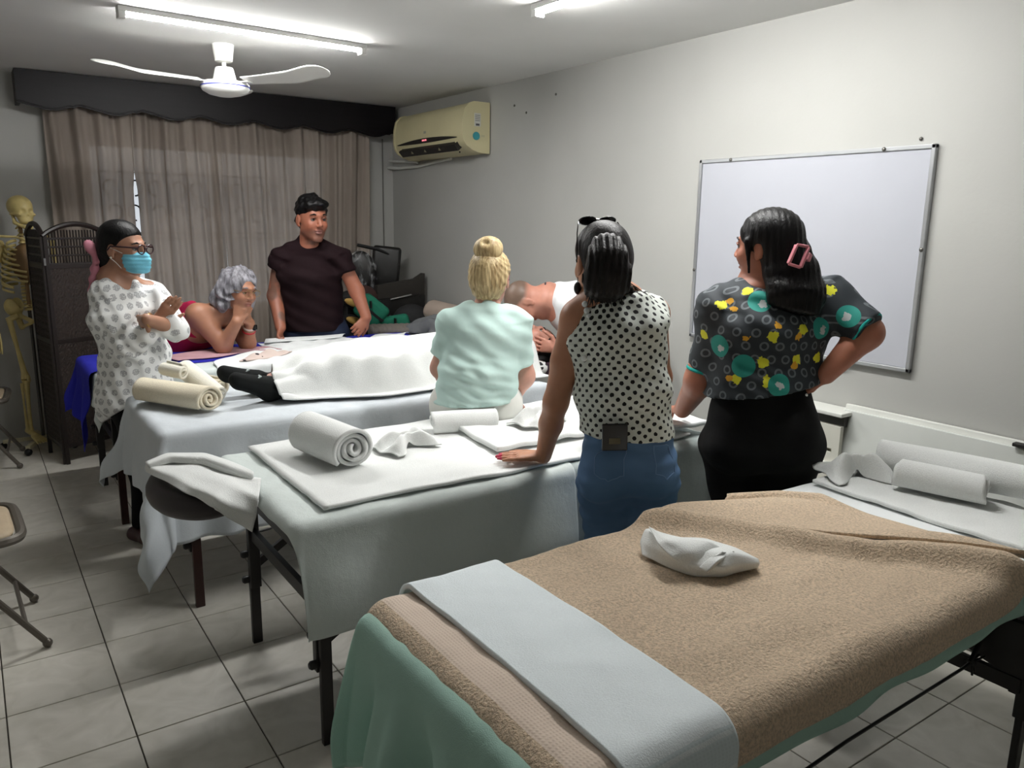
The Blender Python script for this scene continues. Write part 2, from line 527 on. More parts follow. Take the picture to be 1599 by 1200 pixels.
for i in range(12):
    gx = WX0 + .09 + i * .152
    MB().tube([(gx, YB + .045, WZ0 - .0), (gx, YB + .045, WZ1)], .006, 6).build('iron_bar', IRON, win)
for i in range(11):
    gx = WX0 + .166 + i * .152
    for gz, f in ((1.80, 1), (1.62, -1), (1.12, 1)):
        MB().tube(scroll(gx, gz, .070, f if i % 2 else -f), .006, 6).build('iron_scroll', IRON, win, True)
for gz in (1.0, 1.42, 1.46, 1.90): MB().bar((WX0, YB + .045, gz), (WX1, YB + .045, gz), .012, .008).build('iron_rail', IRON, win)

# ------------------------------------------------------------------ valance and curtains
tv = NT('dark_stained_wood')
fv = tv.noise(4, 5, .6, stretch=(1, 6, 14))
tv.col(tv.mix(tv.ramp(fv, .3, .7), srgb(11, 8, 12), srgb(19, 15, 19))); tv.b.inputs['Roughness'].default_value = .45; tv.b.inputs['Specular IOR Level'].default_value = .3
VAL = tv.m
vt = thing('curtain_valance', (1.79, 6.32, 2.28), 'dark stained wooden valance with scalloped lower edge above the curtains', 'valance')
poly = [(.39, 2.515), (3.13, 2.515)]
ss = np.linspace(3.13, .39, 150)
for x in ss:
    q = (x - .39) / 2.74
    ph_ = (q * 7.0 + .15) % 1.0
    zz = 2.312 - .042 * math.sin(math.pi * ph_ ** 1.6) - .016 * math.exp(-(min(ph_, 1 - ph_) / .04) ** 2)
    poly.append((x, zz - .010 * q))
MB().prism(poly, 6.29, 6.315, lambda a, b, d: (a, d, b)).build('front_board', VAL, vt)
MB().box((.402, 6.4, 2.41), (.024, .20, .21)).build('end_board', VAL, vt)
MB().box((3.118, 6.4, 2.41), (.024, .20, .21)).build('end_board', VAL, vt)
MB().box((1.76, 6.4, 2.506), (2.70, .18, .016)).build('top_board', VAL, vt)
MB().tube([(x, 6.288, z + .012) for x, z in poly[2:]], .005, 6).build('edge_moulding', VAL, vt, True)

def curtain_mat():
    t = NT('sheer_curtain'); cs = t.attr('cs'); n = t.noise(5, 4, stretch=(1.2, 1.2, .25)); w = t.noise(300, 2, stretch=(1, 1, .3))
    c = t.mix(t.ramp(n, .3, .7), srgb(172, 160, 150), srgb(192, 180, 169)); t.col(c)
    t.b.inputs['Roughness'].default_value = .85
    tr = t.n('ShaderNodeBsdfTransparent'); tl = t.n('ShaderNodeBsdfTranslucent'); t.l(c, tl.inputs[0])
    m1 = t.n('ShaderNodeMixShader'); m1.inputs[0].default_value = .25; t.l(t.b.outputs[0], m1.inputs[1]); t.l(tl.outputs[0], m1.inputs[2])
    m2 = t.n('ShaderNodeMixShader'); m2.inputs[0].default_value = .22; t.l(m1.outputs[0], m2.inputs[1]); t.l(tr.outputs[0], m2.inputs[2])
    t.l(m2.outputs[0], t.out.inputs['Surface']); return t.m
CURT = curtain_mat()
def curtain(name, xa, xb, edge_l, edge_r, label, seed):
    rs = np.random.RandomState(seed); k = [rs.uniform(40, 48), rs.uniform(84, 98), rs.uniform(13, 17)]; ph = rs.rand(6) * 6.28
    H = 2.24
    def fn(S, T):
        q = (S - xa) / (xb - xa); d = (2.33 - T)
        l = xa + edge_l(T); r_ = xb + edge_r(T)
        x = l + q * (r_ - l)
        wob = S + .02 * np.sin(1.7 * d + 4 * S + ph[5])
        y = 6.405 + .020 * np.sin(k[0] * wob + ph[0]) + .010 * np.sin(k[1] * wob + ph[1]) + .016 * np.sin(k[2] * wob + ph[2] + .5 * d) - .012 * smoothstep(d, 0, 2)
        # crisp pressed pleats
        y = y - .012 * np.abs(np.sin(.5 * k[0] * wob + ph[3])) ** 6
        return x, y, T + 0 * S
    o = cloth(name, fn, xa, xb, .06, 2.33, CURT, int((xb - xa) * 170), 30, .0015)
    return tag(o, label, 'curtain', 'sheer curtains')
gapw = lambda T: .028 * smoothstep(2.33 - T, .38, .60)
curtain('sheer_curtain', .54, 1.085, lambda T: 0 * T, lambda T: -gapw(T) * .6, 'narrow sheer beige curtain behind the folding screen, ending at the bright gap', 3)
curtain('sheer_curtain', 1.085, 1.705, lambda T: gapw(T) * .6, lambda T: .006 + 0 * T, 'sheer beige curtain panel between the bright gap and the grey-haired woman', 5)
curtain('sheer_curtain', 1.715, 2.93, lambda T: -.004 + 0 * T, lambda T: -.02 * smoothstep(2.33 - T, 0, 2), 'wide sheer beige curtain hanging behind the man in the maroon shirt', 9)

# ------------------------------------------------------------------ ceiling tube lights
def tube_light(c, d, L, label):
    d = nrm(d); a = arr(c) - d * L / 2; b = arr(c) + d * L / 2
    t = thing('tube_light', (c[0], c[1], ZC - .07), label, 'light', 'ceiling tube lights')
    HOUS = M('lamp_housing', srgb(215, 215, 212), .5)
    MB().bar(a + (0, 0, ZC - .013), b + (0, 0, ZC - .013), .055, .024).build('housing', HOUS, t)
    em = NT('lit_diffuser'); em.b.inputs['Base Color'].default_value = (.9, .9, .9, 1)
    em.b.inputs['Emission Color'].default_value = (1.0, .995, .975, 1); em.b.inputs['Emission Strength'].default_value = TUBE_STRENGTH
    pa = a + d * .035; pb = b - d * .035
    side = np.cross(d, UP)
    poly = [(.021, -.0255), (-.021, -.0255)] + [(-.024 * math.copysign(abs(math.cos(q)) ** .6, math.cos(q)), -.028 - .012 * math.sin(q) ** .6) for q in np.linspace(0.02, math.pi - .02, 12)]
    MB().prism(poly, 0, np.linalg.norm(pb - pa), lambda x, z, s: tuple(pa + d * s + side * x + arr((0, 0, ZC + z)))).build('diffuser', em.m, t)
    for p, sg in ((a, 1), (b, -1)):
        q = p + d * sg * .017
        MB().box((q[0], q[1], ZC - .034), (.034, .050, .042), math.atan2(d[1], d[0]), .004).build('end_cap', HOUS, t)
tube_light((1.305, 4.20, 0), (1, .045, 0), 1.24, 'lit white tube light on the ceiling in front of the fan')
tube_light((2.20, 2.255, 0), (.02, -1, 0), 1.50, 'lit white tube light at the top edge, along the whiteboard wall')

# ------------------------------------------------------------------ ceiling fan
FANW = M('fan_white', srgb(232, 232, 228), .35, .02)
fx, fy = 1.30, 4.72
fan = thing('ceiling_fan', (fx, fy, 2.24), 'white three-blade ceiling fan with a blue ring on its hub', 'fan')
MB().lathe([(.0, 2.52), (.058, 2.52), (.056, 2.50), (.046, 2.432), (.030, 2.428), (.0, 2.426)][::-1], (fx, fy, 0)).build('canopy', FANW, fan, True)
MB().lathe([(.012, 2.36), (.012, 2.44)], (fx, fy, 0), 14).build('down_rod', FANW, fan, True)
MB().lathe([(.0, 2.312), (.066, 2.313), (.062, 2.34), (.050, 2.392), (.046, 2.40), (.0, 2.402)], (fx, fy, 0)).build('motor_cover', FANW, fan, True)
hub = MB().lathe([(.0, 2.245), (.045, 2.248), (.090, 2.258), (.122, 2.276), (.130, 2.29), (.130, 2.312), (.120, 2.322), (.0, 2.323)], (fx, fy, 0), 40).build('hub', FANW, fan, True)
MB().lathe([(.1295, 2.296), (.1322, 2.296), (.1322, 2.301), (.1295, 2.301)], (fx, fy, 0), 40).build('blue_ring', M('blue_stripe', srgb(48, 56, 160), .4), hub, True)
def blade(ang):
    d = arr((math.cos(ang), math.sin(ang), 0)); sd = arr((-math.sin(ang), math.cos(ang), 0))
    def fn(S, T):
        w = .043 + .022 * smoothstep(S, .15, .5)
        tip = np.sqrt(np.clip(1 - np.clip((S - .60) / .075, 0, 1) ** 2, 0, 1)); w = w * np.maximum(tip, .03)
        z = 2.322 + .020 * smoothstep(S, .42, .60) - .30 * T * w + .012 * S
        return fx + d[0] * S + sd[0] * T * w, fy + d[1] * S + sd[1] * T * w, z
    cloth('blade', fn, .135, .674, -1, 1, FANW, 40, 10, .004, fan)
    a = arr((fx, fy, 2.318))
    MB().bar(a + d * .10, a + d * .17, .05, .006).build('blade_bracket', FANW, fan)
for q in (185, 305, 65): blade(math.radians(q))

# ------------------------------------------------------------------ air conditioner on the right wall
ACM = M('aged_cream_plastic', srgb(208, 200, 160), .42, .05, 3)
DARK = M('dark_plastic', srgb(30, 28, 26), .5, .05)
ac = thing('air_conditioner', (3.1, 5.46, 2.05), 'yellowed split air conditioner high on the wall beside the valance', 'air conditioner')
prof = [(3.19, 2.405), (3.06, 2.405), (3.02, 2.39), (2.985, 2.35), (2.968, 2.28), (2.965, 2.19), (2.975, 2.145), (3.00, 2.112), (3.05, 2.083), (3.10, 2.068), (3.19, 2.062)]
MB().prism(prof, 4.93, 5.99, lambda a, b, d: (a, d, b)).build('casing', ACM, ac, True, auto=30)
prof2 = [(a if a > 3.15 else a - .004, b + (.004 if b > 2.2 else -.004)) for a, b in prof]
MB().prism(prof2, 4.915, 4.945, lambda a, b, d: (a, d, b)).build('side_cover', ACM, ac, True, auto=30)
MB().prism(prof2, 5.975, 6.0, lambda a, b, d: (a, d, b)).build('side_cover', ACM, ac, True, auto=30)
# curved dark display strip on the front
strip = MB(); n = 24; vv = []; ff = []
for i in range(n + 1):
    q = i / n; y = 5.0 + .93 * q; c = 1 - (2 * q - 1) ** 2
    zb = 2.165 - .006 * c; zt = zb + .004 + .030 * c
    vv += [(2.9625, y, zt), (2.9655, y, zb), (2.985, y, zt), (2.985, y, zb)]
for i in range(n):
    b = i * 4; ff += [(b, b + 4, b + 5, b + 1), (b, b + 2, b + 6, b + 4), (b + 1, b + 5, b + 7, b + 3)]
strip.add(vv, ff); st = strip.build('display_strip', DARK, ac)
led = NT('red_display'); led.b.inputs['Emission Color'].default_value = (1, .25, .3, 1); led.b.inputs['Emission Strength'].default_value = 1.2; led.b.inputs['Base Color'].default_value = (.6, .1, .1, 1)
for k, y in enumerate((5.45, 5.475, 5.50)): MB().box((2.961, y, 2.178), (.003, .012, .012)).build('led_digit', led.m, st)
MB().box((2.992, 5.455, 2.112), (.05, .88, .055), Matrix.Rotation(-.75, 3, 'Y'), .004).build('outlet_slot', DARK, ac)
for k, dx in enumerate((0, .028)):
    MB().bar((2.966 + dx, 5.03, 2.118 - dx * .9), (2.966 + dx, 5.88, 2.118 - dx * .9), .004, .012).build('louver', M('louver_plastic', srgb(120, 114, 92), .5), ac)
for y in (5.25, 5.47, 5.68): MB().box((2.975, y, 2.105), (.03, .008, .03)).build('louver_post', M('louver_plastic'), ac)
for sy in (5.025, 5.885): MB().box((2.985, sy, 2.125), (.03, .012, .03)).build('slot_end', ACM, ac)
MB().box((2.964, 5.47, 2.235), (.003, .035, .018), None, .001).build('badge', M('badge_grey', srgb(170, 168, 150), .4), ac)
MB().box((3.085, 4.913, 2.285), (.052, .003, .09)).build('sticker', M('sticker_white', srgb(205, 205, 198), .5), ac)
for k in range(4): MB().box((3.085, 4.911, 2.315 - k * .012), (.04, .002, .004)).build('sticker_line', M('sticker_grey', srgb(120, 120, 120), .5), ac)
MB().box((3.085, 4.911, 2.252), (.03, .002, .014)).build('sticker_line', M('sticker_dark', srgb(80, 80, 84), .5), ac)
MB().lathe([(.0, -.002), (.028, -.002), (.028, .002), (.0, .002)], (3.075, 4.912, 2.175), 24, R=Matrix.Rotation(math.pi / 2, 3, 'X')).build('round_sticker', M('sticker_teal', srgb(60, 150, 160), .5), ac)
MB().box((3.13, 4.912, 2.178), (.03, .002, .014)).build('sticker_line', M('sticker_pale', srgb(190, 184, 150), .5), ac)
MB().tube([(3.05, 5.10, 2.075), (3.05, 5.096, 2.074)], .006, 8).build('screw', DARK, ac)
WH = M('white_plastic', srgb(215, 216, 210), .5, .03)
p = thing('drain_pipe', (3.17, 6.1, 2.03), 'white drain pipes running from under the air conditioner to the corner', 'pipe')
MB().tube([(3.185, 5.45, 2.055), (3.185, 5.7, 2.042), (3.185, 6.0, 2.02), (3.18, 6.35, 2.02), (3.15, 6.485, 2.03)], .012, 8).build('hose', WH, p, True)
MB().tube([(3.185, 6.0, 2.055), (3.185, 6.3, 2.075), (3.16, 6.485, 2.085)], .011, 8).build('hose', WH, p, True)
tag(MB().tube([(3.10, 6.492, 2.27), (3.098, 6.492, 1.7), (3.10, 6.492, .9), (3.098, 6.492, .2)], .005, 6).build('wall_cable', M('cable_grey', srgb(105, 103, 98), .6), None, True), 'thin grey cable running down the back wall near the corner', 'cable')

# ------------------------------------------------------------------ whiteboard
wbt = thing('whiteboard', (3.19, 2.295, 1.003), 'large blank whiteboard in a thin aluminium frame on the right wall', 'whiteboard')
Y0, Y1, Z0, Z1 = 1.695, 2.895, 1.003, 1.902
MB().box((3.190, (Y0 + Y1) / 2, (Z0 + Z1) / 2), (.012, Y1 - Y0 - .02, Z1 - Z0 - .02)).build('board', M('whiteboard_enamel', srgb(180, 182, 190), .25, .01), wbt)
for y in (Y0, Y1): MB().box((3.188, y, (Z0 + Z1) / 2), (.022, .018, Z1 - Z0 + .018), None, .003).build('frame_side', ALU, wbt)
for z in (Z0, Z1): MB().box((3.188, (Y0 + Y1) / 2, z), (.022, Y1 - Y0 + .018, .018), None, .003).build('frame_rail', ALU, wbt)
for y, z in ((2.70, Z1), (1.90, Z1), (Y0, 1.50), (Y1, 1.35)): MB().ball((3.176, y, z), (.006, .009, .009)).build('screw', M('steel_screw', srgb(110, 108, 104), .35, metal=.8), wbt, True)
MB().box((3.180, 2.0, Z0 - .003), (.03, .05, .012)).build('frame_clip', ALU, wbt)
for i, (y, z) in enumerate(((1.76, 1.935), (4.62, 2.36), (4.16, 2.38), (4.48, 2.30))):
    tag(MB().ball((3.197, y, z), (.006, .008, .008), 10).build('wall_nail', M('steel_screw'), None, True), ['small nail in the wall just above the whiteboard corner', 'small nail in the wall nearest the air conditioner', 'nail high in the wall, farthest from the air conditioner', 'lowest of the three nails beside the air conditioner'][i], 'nail')

# ------------------------------------------------------------------ storage along the right wall
CRM = M('cream_plastic', srgb(214, 213, 202), .5, .03)
du = thing('slotted_shelf_unit', (3.05, 2.13, 0), 'cream plastic shelf unit with slotted panels behind the woman in black trousers', 'shelf unit')
for z in (.775, .545, .315, .085):
    MB().box((3.125, 2.14, z + .006), (.14, .50, .018), None, .004).build('shelf_board', WH, du)
    if z > .1: MB().box((3.145, 2.14, z - .028), (.10, .48, .050)).build('dark_gap', M('gap_shade', srgb(58, 56, 54), .6), du)  # dark block painted as the shade in the gap under each shelf
for zc in (.64, .41, .18):
    bm = MB(); slots = MB()
    ys = [1.90, 1.935, 1.972, 1.985, 2.022, 2.05, 2.087, 2.115, 2.152, 2.38]
    zs = [zc - .085, zc - .035, zc - .018, zc + .030, zc + .047, zc + .088]
    for i in range(len(ys) - 1):
        for j in range(5):
            hole = (i % 2 == 1) and ((j == 1 and (i // 2) % 2 == 0) or (j == 3 and (i // 2) % 2 == 1))
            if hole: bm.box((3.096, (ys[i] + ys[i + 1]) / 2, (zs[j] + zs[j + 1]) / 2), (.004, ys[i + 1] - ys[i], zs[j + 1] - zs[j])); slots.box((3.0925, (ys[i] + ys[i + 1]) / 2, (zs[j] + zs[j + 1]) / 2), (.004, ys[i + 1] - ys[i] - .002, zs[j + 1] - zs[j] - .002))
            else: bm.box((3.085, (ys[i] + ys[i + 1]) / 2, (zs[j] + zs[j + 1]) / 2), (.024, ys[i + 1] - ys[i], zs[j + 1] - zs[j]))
    sp_ = bm.build('slotted_panel', CRM, du); slots.build('slot', M('slot_shade', srgb(150, 146, 130), .6), sp_)  # darker plates stand in for the shade inside the slots
lp = thing('leaning_board', (3.1, 1.45, 0), 'white board leaning against the wall behind the rolled towels', 'board')
Rl = Matrix.Rotation(math.radians(9), 3, 'Y')
MB().box((3.085, 1.42, .40), (.030, 1.02, .80), Rl, .004).build('panel', M('white_melamine', srgb(205, 208, 203), .45, .03), lp)
MB().box((3.172, 1.42, .80), (.03, 1.04, .030), Rl, .004).build('top_edge', WH, lp)
MB().box((3.128, 1.215, .808), (.03, .045, .014), None, .003).build('latch', DARK, lp)
tag(MB().bar((2.90, 2.05, .47), (3.02, 1.93, .53), .016, .010).build('metal_strip', DARK), 'thin black metal strip beside the slotted shelf unit', 'strip')

# ------------------------------------------------------------------ fabrics
def fabric(name, c, var=.05, rough=.85, bump=.40, bscale=500, dist=.002, weave=True, transl=0, big=4):
    if name in MATS: return MATS[name]
    t = NT(name); f = t.noise(big, 4); g = t.noise(bscale, 2); w = t.noise(9, 5, .55)
    d = tuple(x * (1 - var) for x in c); e = tuple(min(1, x * (1 + var)) for x in c)
    col = t.mix(t.ramp(f, .3, .7), d, e); t.col(col)
    t.b.inputs['Roughness'].default_value = rough; t.b.inputs['Specular IOR Level'].default_value = .2
    hh = t.math('ADD', t.math('MULTIPLY', g, .4), t.math('MULTIPLY', w, 3.0)); t.bump(hh, bump, dist * 3)
    if transl > 0:
        tl = t.n('ShaderNodeBsdfTranslucent'); t.l(col, tl.inputs[0]); mx = t.n('ShaderNodeMixShader'); mx.inputs[0].default_value = transl
        t.l(t.b.outputs[0], mx.inputs[1]); t.l(tl.outputs[0], mx.inputs[2]); t.l(mx.outputs[0], t.out.inputs['Surface'])
    MATS[name] = t.m; return t.m
def terry(name, c, contrast=.25, bands=None, band_c=None, axis='ct', scale=260, bump=.9):
    """looped towelling; bands = list of (lo,hi) woven strips along the cloth"""
    t = NT(name); g = t.noise(scale, 3, .65); f = t.noise(7, 4)
    d = tuple(x * (1 - contrast) for x in c); e = tuple(min(1, x * (1 + contrast * .5)) for x in c)
    col = t.mix(t.ramp(g, .32, .62), d, e)
    col = t.mix(t.math('MULTIPLY', t.ramp(f, .35, .7), .35), col, tuple(x * .9 for x in c))
    hgt = g
    if bands:
        a = t.attr(axis); msk = None
        for lo, hi in bands:
            m = t.math('MULTIPLY', t.math('GREATER_THAN', a, lo), t.math('LESS_THAN', a, hi))
            msk = m if msk is None else t.math('MAXIMUM', msk, m)
        b = t.attr('cs' if axis == 'ct' else 'ct')
        rib = t.math('MULTIPLY_ADD', t.math('SINE', t.math('MULTIPLY', a, 900)), .5, .5)
        dots = t.math('MULTIPLY', rib, t.math('MULTIPLY_ADD', t.math('SINE', t.math('MULTIPLY', b, 700)), .5, .5))
        col = t.mix(msk, col, t.mix(t.math('MULTIPLY', dots, .35), band_c or c, tuple(x * .82 for x in (band_c or c))))
        hgt = t.mix(msk, g, t.math('MULTIPLY', dots, .12))
    t.col(col); t.b.inputs['Roughness'].default_value = .95; t.b.inputs['Specular IOR Level'].default_value = .1
    t.b.inputs['Sheen Weight'].default_value = .15
    t.bump(hgt, bump, .006); return t.m
WSHEET = fabric('white_cotton', srgb(230, 233, 233), .02)
TSHEET = fabric('thin_white_sheet', srgb(222, 228, 233), .03, transl=.2)
GSHEET = fabric('pale_green_sheet', srgb(222, 230, 227), .03, transl=.12)
MINT = fabric('mint_sheet', srgb(178, 212, 200), .05, transl=.2)
BLUE = fabric('royal_blue_sheet', srgb(40, 42, 160), .10)
WTERRY = terry('white_terry', srgb(234, 236, 234), .07, bump=.35)
WTERRY2 = terry('white_bordered_terry', srgb(232, 240, 243), .05, [(.835, .842), (.85, .905), (.912, .919)], srgb(216, 228, 232), bump=.35)
CREAM = terry('cream_terry', srgb(236, 226, 202), .12, bump=.4)
CREAM2 = terry('ivory_terry', srgb(244, 240, 226), .08, bump=.4)
BEIGE = terry('beige_terry', srgb(212, 190, 164), .34, [(.700, .780), (-9, .548)], srgb(218, 200, 184), axis='cs', scale=150, bump=1.0)
BEIGE2 = terry('beige_terry_flap', srgb(212, 190, 164), .34, scale=150, bump=1.0)
VINYL = M('brown_vinyl', srgb(40, 32, 34), .42, .08, 8, .1, 300)
LEGD = M('black_leg_wood', srgb(24, 19, 18), .45, .1, 10)
LEGR = M('reddish_leg_wood', srgb(52, 24, 20), .4, .12, 12)
KNOB = M('knob_black', srgb(14, 14, 15), .5)

def massage_table(x0, x1, y0, y1, z, label, lx, yl, rx, rmat, cable=True):
    """padded top, wooden rails, four legs with sliding lower halves, end braces and a cable"""
    t = thing('massage_table', ((x0 + x1) / 2, (y0 + y1) / 2, 0), label, 'massage table', 'massage tables')
    zt = z - .006
    for a, b in ((x0, (x0 + x1) / 2 - .002), ((x0 + x1) / 2 + .002, x1)):
        MB().box(((a + b) / 2, (y0 + y1) / 2, zt - .032), (b - a, y1 - y0, .062), None, .024, 3).build('padded_top', VINYL, t, True)
    zr = zt - .095
    for y in (y0 + .04, y1 - .04): MB().box(((x0 + x1) / 2, y, zr), (x1 - x0 - .06, .022, .062), None, .003).build('side_rail', LEGD, t)
    for x in (x0 + .05, x1 - .05): MB().box((x, (y0 + y1) / 2, zr), (.022, y1 - y0 - .06, .062), None, .003).build('end_rail', LEGD, t)
    for x, sx in ((lx, 1), (rx, -1)):
        for i, y in enumerate(yl):
            mm = rmat[i] if sx > 0 else LEGD
            MB().box((x, y, (zt - .07 + .24) / 2), (.040, .030, zt - .07 - .24), None, .003).build('leg', LEGD, t)
            low = MB().box((x + .004 * sx, y - .026 * (1 if i == 0 else -1), .21), (.036, .022, .42), None, .003).build('lower_leg', mm, t)
            for kz in (.27, .37): MB().lathe([(.0, 0), (.014, 0), (.014, .016), (.009, .022), (0, .022)], (x - .021 * sx, y - .012 * (1 if i == 0 else -1), kz), 10, R=Matrix.Rotation(-sx * math.pi / 2, 3, 'Y')).build('knob', KNOB, low, True)
            MB().bar((x + .01 * sx, y, .33), (x + .46 * sx, y, zr - .03), .020, .028).build('brace', LEGD, t)
        MB().bar((x, yl[0], .45), (x, yl[1], .45), .020, .045).build('cross_bar', LEGD, t)
        MB().prism([(yl[0], zr - .02), (yl[1], zr - .02), (yl[1], zr - .10), ((yl[0] + yl[1]) / 2 + .10, zr - .04), ((yl[0] + yl[1]) / 2 - .10, zr - .04), (yl[0], zr - .10)], x - .010, x + .010, lambda a, b, d: (d, a, b)).build('gusset_panel', LEGD, t)
    if cable:
        for y in yl: MB().tube([(lx, y, .45), ((lx + rx) / 2, y, .50), (rx, y, .45)], .004, 6).build('support_cable', KNOB, t)
    return t
TB1 = (.52, 2.52, 4.33, 5.04, .785); TB2 = (.575, 2.42, 3.19, 3.91, .762); TB3 = (.685, 2.42, 2.07, 2.80, .742); TB4 = (.66, 2.60, .80, 1.49, .722)
massage_table(*TB1, 'massage table with blue and white sheets at the far end, by the curtains', .55, (4.36, 5.03), 2.35, (LEGR, LEGD))
massage_table(*TB2, 'massage table with the person lying under a white towel', .655, (3.22, 3.87), 2.25, (LEGR, LEGD))
t3 = massage_table(*TB3, 'massage table with brown head cushion at its end, third from the curtains', .767, (2.10, 2.76), 2.25, (LEGD, LEGD))
t4 = massage_table(*TB4, 'nearest massage table, covered by the beige towel', .80, (.86, 1.43), 2.44, (LEGD, LEGD), False)
# the near table's tensioned cable with its knotted end and end board
MB().tube([(1.0, .835, .44), (1.5, .835, .47), (2.02, .835, .475), (2.11, .842, .478)], .004, 6).build('support_cable', KNOB, t4)
kn = MB()
for a in range(5): kn.bar((2.06, .836, .476), (2.06 - .045 * math.cos(a * .9 + .3), .836 - .012 * (a % 2), .476 + .04 * math.sin(a * 1.3 + 2.6)), .006, .004)
kn.ball((2.06, .836, .476), .011); kn.build('cable_knot', KNOB, t4)
MB().bar((2.12, .84, .55), (2.05, .836, .48), .010, .006).build('strap', KNOB, t4)
MB().bar((2.13, .96, .432), (2.13, .74, .432), .018, .042).build('end_bar', LEGD, t4)
MB().prism([(.885, .478), (.70, .425), (.70, .60), (.99, .60)], 2.125, 2.145, lambda a, b, d: (d, a, b)).build('end_board', LEGD, t4)
MB().box((2.15, .735, .395), (.045, .032, .11), None, .003).build('hinge_block', LEGD, t4)

# head cushion of the third table
rng = [i / 60 for i in range(61)]
hc = MB(); pts = []
for q in np.linspace(math.radians(38), math.radians(322), 40):
    pts.append((.572 + .122 * math.cos(q), 2.615 + .205 * math.sin(q), .715 + .010 * math.cos(q)))
hr = [.026 + .022 * math.sin(math.pi * i / 39) ** .35 for i in range(40)]
hc.tube(pts, hr, 16, sq=.95); hcush = hc.build('head_cushion', VINYL, t3, True, auto=80)
MB().prism([(.50, 2.52), (.50, 2.71), (.70, 2.71), (.70, 2.52)], .652, .664, lambda a, b, d: (a, b, d)).build('cushion_plate', LEGD, t3)
for y in (2.54, 2.69): MB().tube([(.52, y, .648), (.75, y, .640)], .008, 8).build('cushion_rod', KNOB, t3)

# ------------------------------------------------------------------ table 1: sheets, papers, small cloths
x0, x1, y0, y1, z = TB1
o = cloth('white_sheet', drape_fn(x0, x1, y0, y1, z + .003, .03, .012, 30, 24, .2, 1), x0 - .20, x1 + .22, y0 - .20, y1 + .18, GSHEET, 130, 70, .002)
tag(o, 'pale sheet under the blue sheet on the far massage table', 'sheet')
fnb = drape_fn(x0 - .02, x1, 4.30, y1 + .01, z + .007, .035, .020, 22, 26, .30, 4)
def blue_fn(S, T):
    X, Y, Z = fnb(S, T); return X, Y, Z
def blue_shape(S, T):
    # near edge wanders diagonally, the hanging end tapers to a tail
    q = (T - 4.52) / (5.36 - 4.52)
    near = 4.50 + .13 * smoothstep(S, .95, 1.5) - .02 * np.sin(6 * S)
    hang = smoothstep(x0 - S, 0, .45)
    near = near + .12 * hang
    far = 5.04 + .20 - .06 * hang
    T2 = near + q * (far - near)
    S2 = np.where(S < x0, x0 - (x0 - S) * (.72 + .38 * np.exp(-((q - .18) / .18) ** 2)), S)
    return blue_fn(S2, T2)
o = cloth('blue_sheet', blue_shape, x0 - .47, x1 + .15, 4.52, 5.36, BLUE, 120, 60, .002)
tag(o, 'royal blue sheet hanging over the end of the far massage table', 'sheet')
fnw = drape_fn(x0, x1, y0, y1 + .2, z + .012, .03, .010, 26, 22, .2, 6, .004)
def top_sheet(S, T):
    q = (T - 4.12) / (4.97 - 4.12)
    left = 1.06 + .42 * smoothstep(q, .30, .85); u = (S - 1.02) / (2.5 - 1.02)
    far = 4.97 - .20 * smoothstep(u, .55, .72) + .0 * u
    T2 = 4.12 + q * (far - 4.12)
    S2 = left + u * (2.5 - left)
    X, Y, Z = fnw(S2, T2); return X, Y, Z + .004
o = cloth('white_top_sheet', top_sheet, 1.02, 1.98, 4.12, 4.97, WSHEET, 110, 60, .004)
tag(o, 'white sheet spread over the middle of the far massage table', 'sheet')
def paper(a, b, c, d, lift, name, label, seed):
    def fn(S, T):
        P = np.stack([(1 - S) * (1 - T) * a[i] + S * (1 - T) * b[i] + S * T * c[i] + (1 - S) * T * d[i] for i in range(2)])
        return P[0], P[1], z + .024 + lift * (S * T * (1 - T) * 3 + .3 * np.sin(3 * S + seed) ** 2)
    return tag(cloth(name, fn, 0, 1, 0, 1, WSHEET, 16, 16, .003), label, 'cloth', 'folded cloths on the blue sheet')
paper((1.50, 4.90), (2.02, 4.90), (2.10, 5.03), (1.56, 5.06), .012, 'folded_cloth', 'white folded cloth in front of the man in the maroon shirt', 1)
paper((2.10, 4.70), (2.38, 4.72), (2.50, 4.86), (2.26, 4.90), .022, 'folded_cloth', 'pale folded cloth lying on the blue sheet, nearest the grey blanket', 4)
PINK = fabric('pink_cloth', srgb(178, 140, 146), .08)
def pk(S, T):
    c = arr((1.13, 4.735)); L = .62; Wd = .20
    x = c[0] + S * L / 2 - .10 * T; y = c[1] + T * Wd / 2 + .07 * S + .02 * np.sin(5 * S)
    return x, y, z + .013 + .006 * (1 + np.sin(9 * S + 4 * T)) * (1 - np.abs(T) ** 4)
tag(cloth('pink_cloth', pk, -1, 1, -1, 1, PINK, 40, 30, .005), 'dusty pink cloth under the elbows of the grey-haired woman', 'cloth')
def spot_mat():
    t = NT('spotted_beige_cloth'); v = t.n('ShaderNodeTexVoronoi'); v.inputs['Scale'].default_value = 14; t.l(t.coord(), v.inputs['Vector'])
    t.col(t.mix(t.math('LESS_THAN', v.outputs['Distance'], .16), srgb(206, 188, 180), srgb(40, 32, 34))); t.b.inputs['Roughness'].default_value = .9; return t.m
def sp(S, T):
    x = 1.375 + .15 * S + .03 * T; y = 4.46 + .075 * T * (1 - .5 * S * S) + .05 * S
    return x, y, z + .018 + .022 * (1 - S * S) * (1 - T * T) * (1.2 + .5 * np.sin(8 * S + 3 * T))
tag(cloth('spotted_cloth', sp, -1, 1, -1, 1, spot_mat(), 36, 26, .005), 'crumpled beige cloth with dark spots beside the pink cloth', 'cloth')

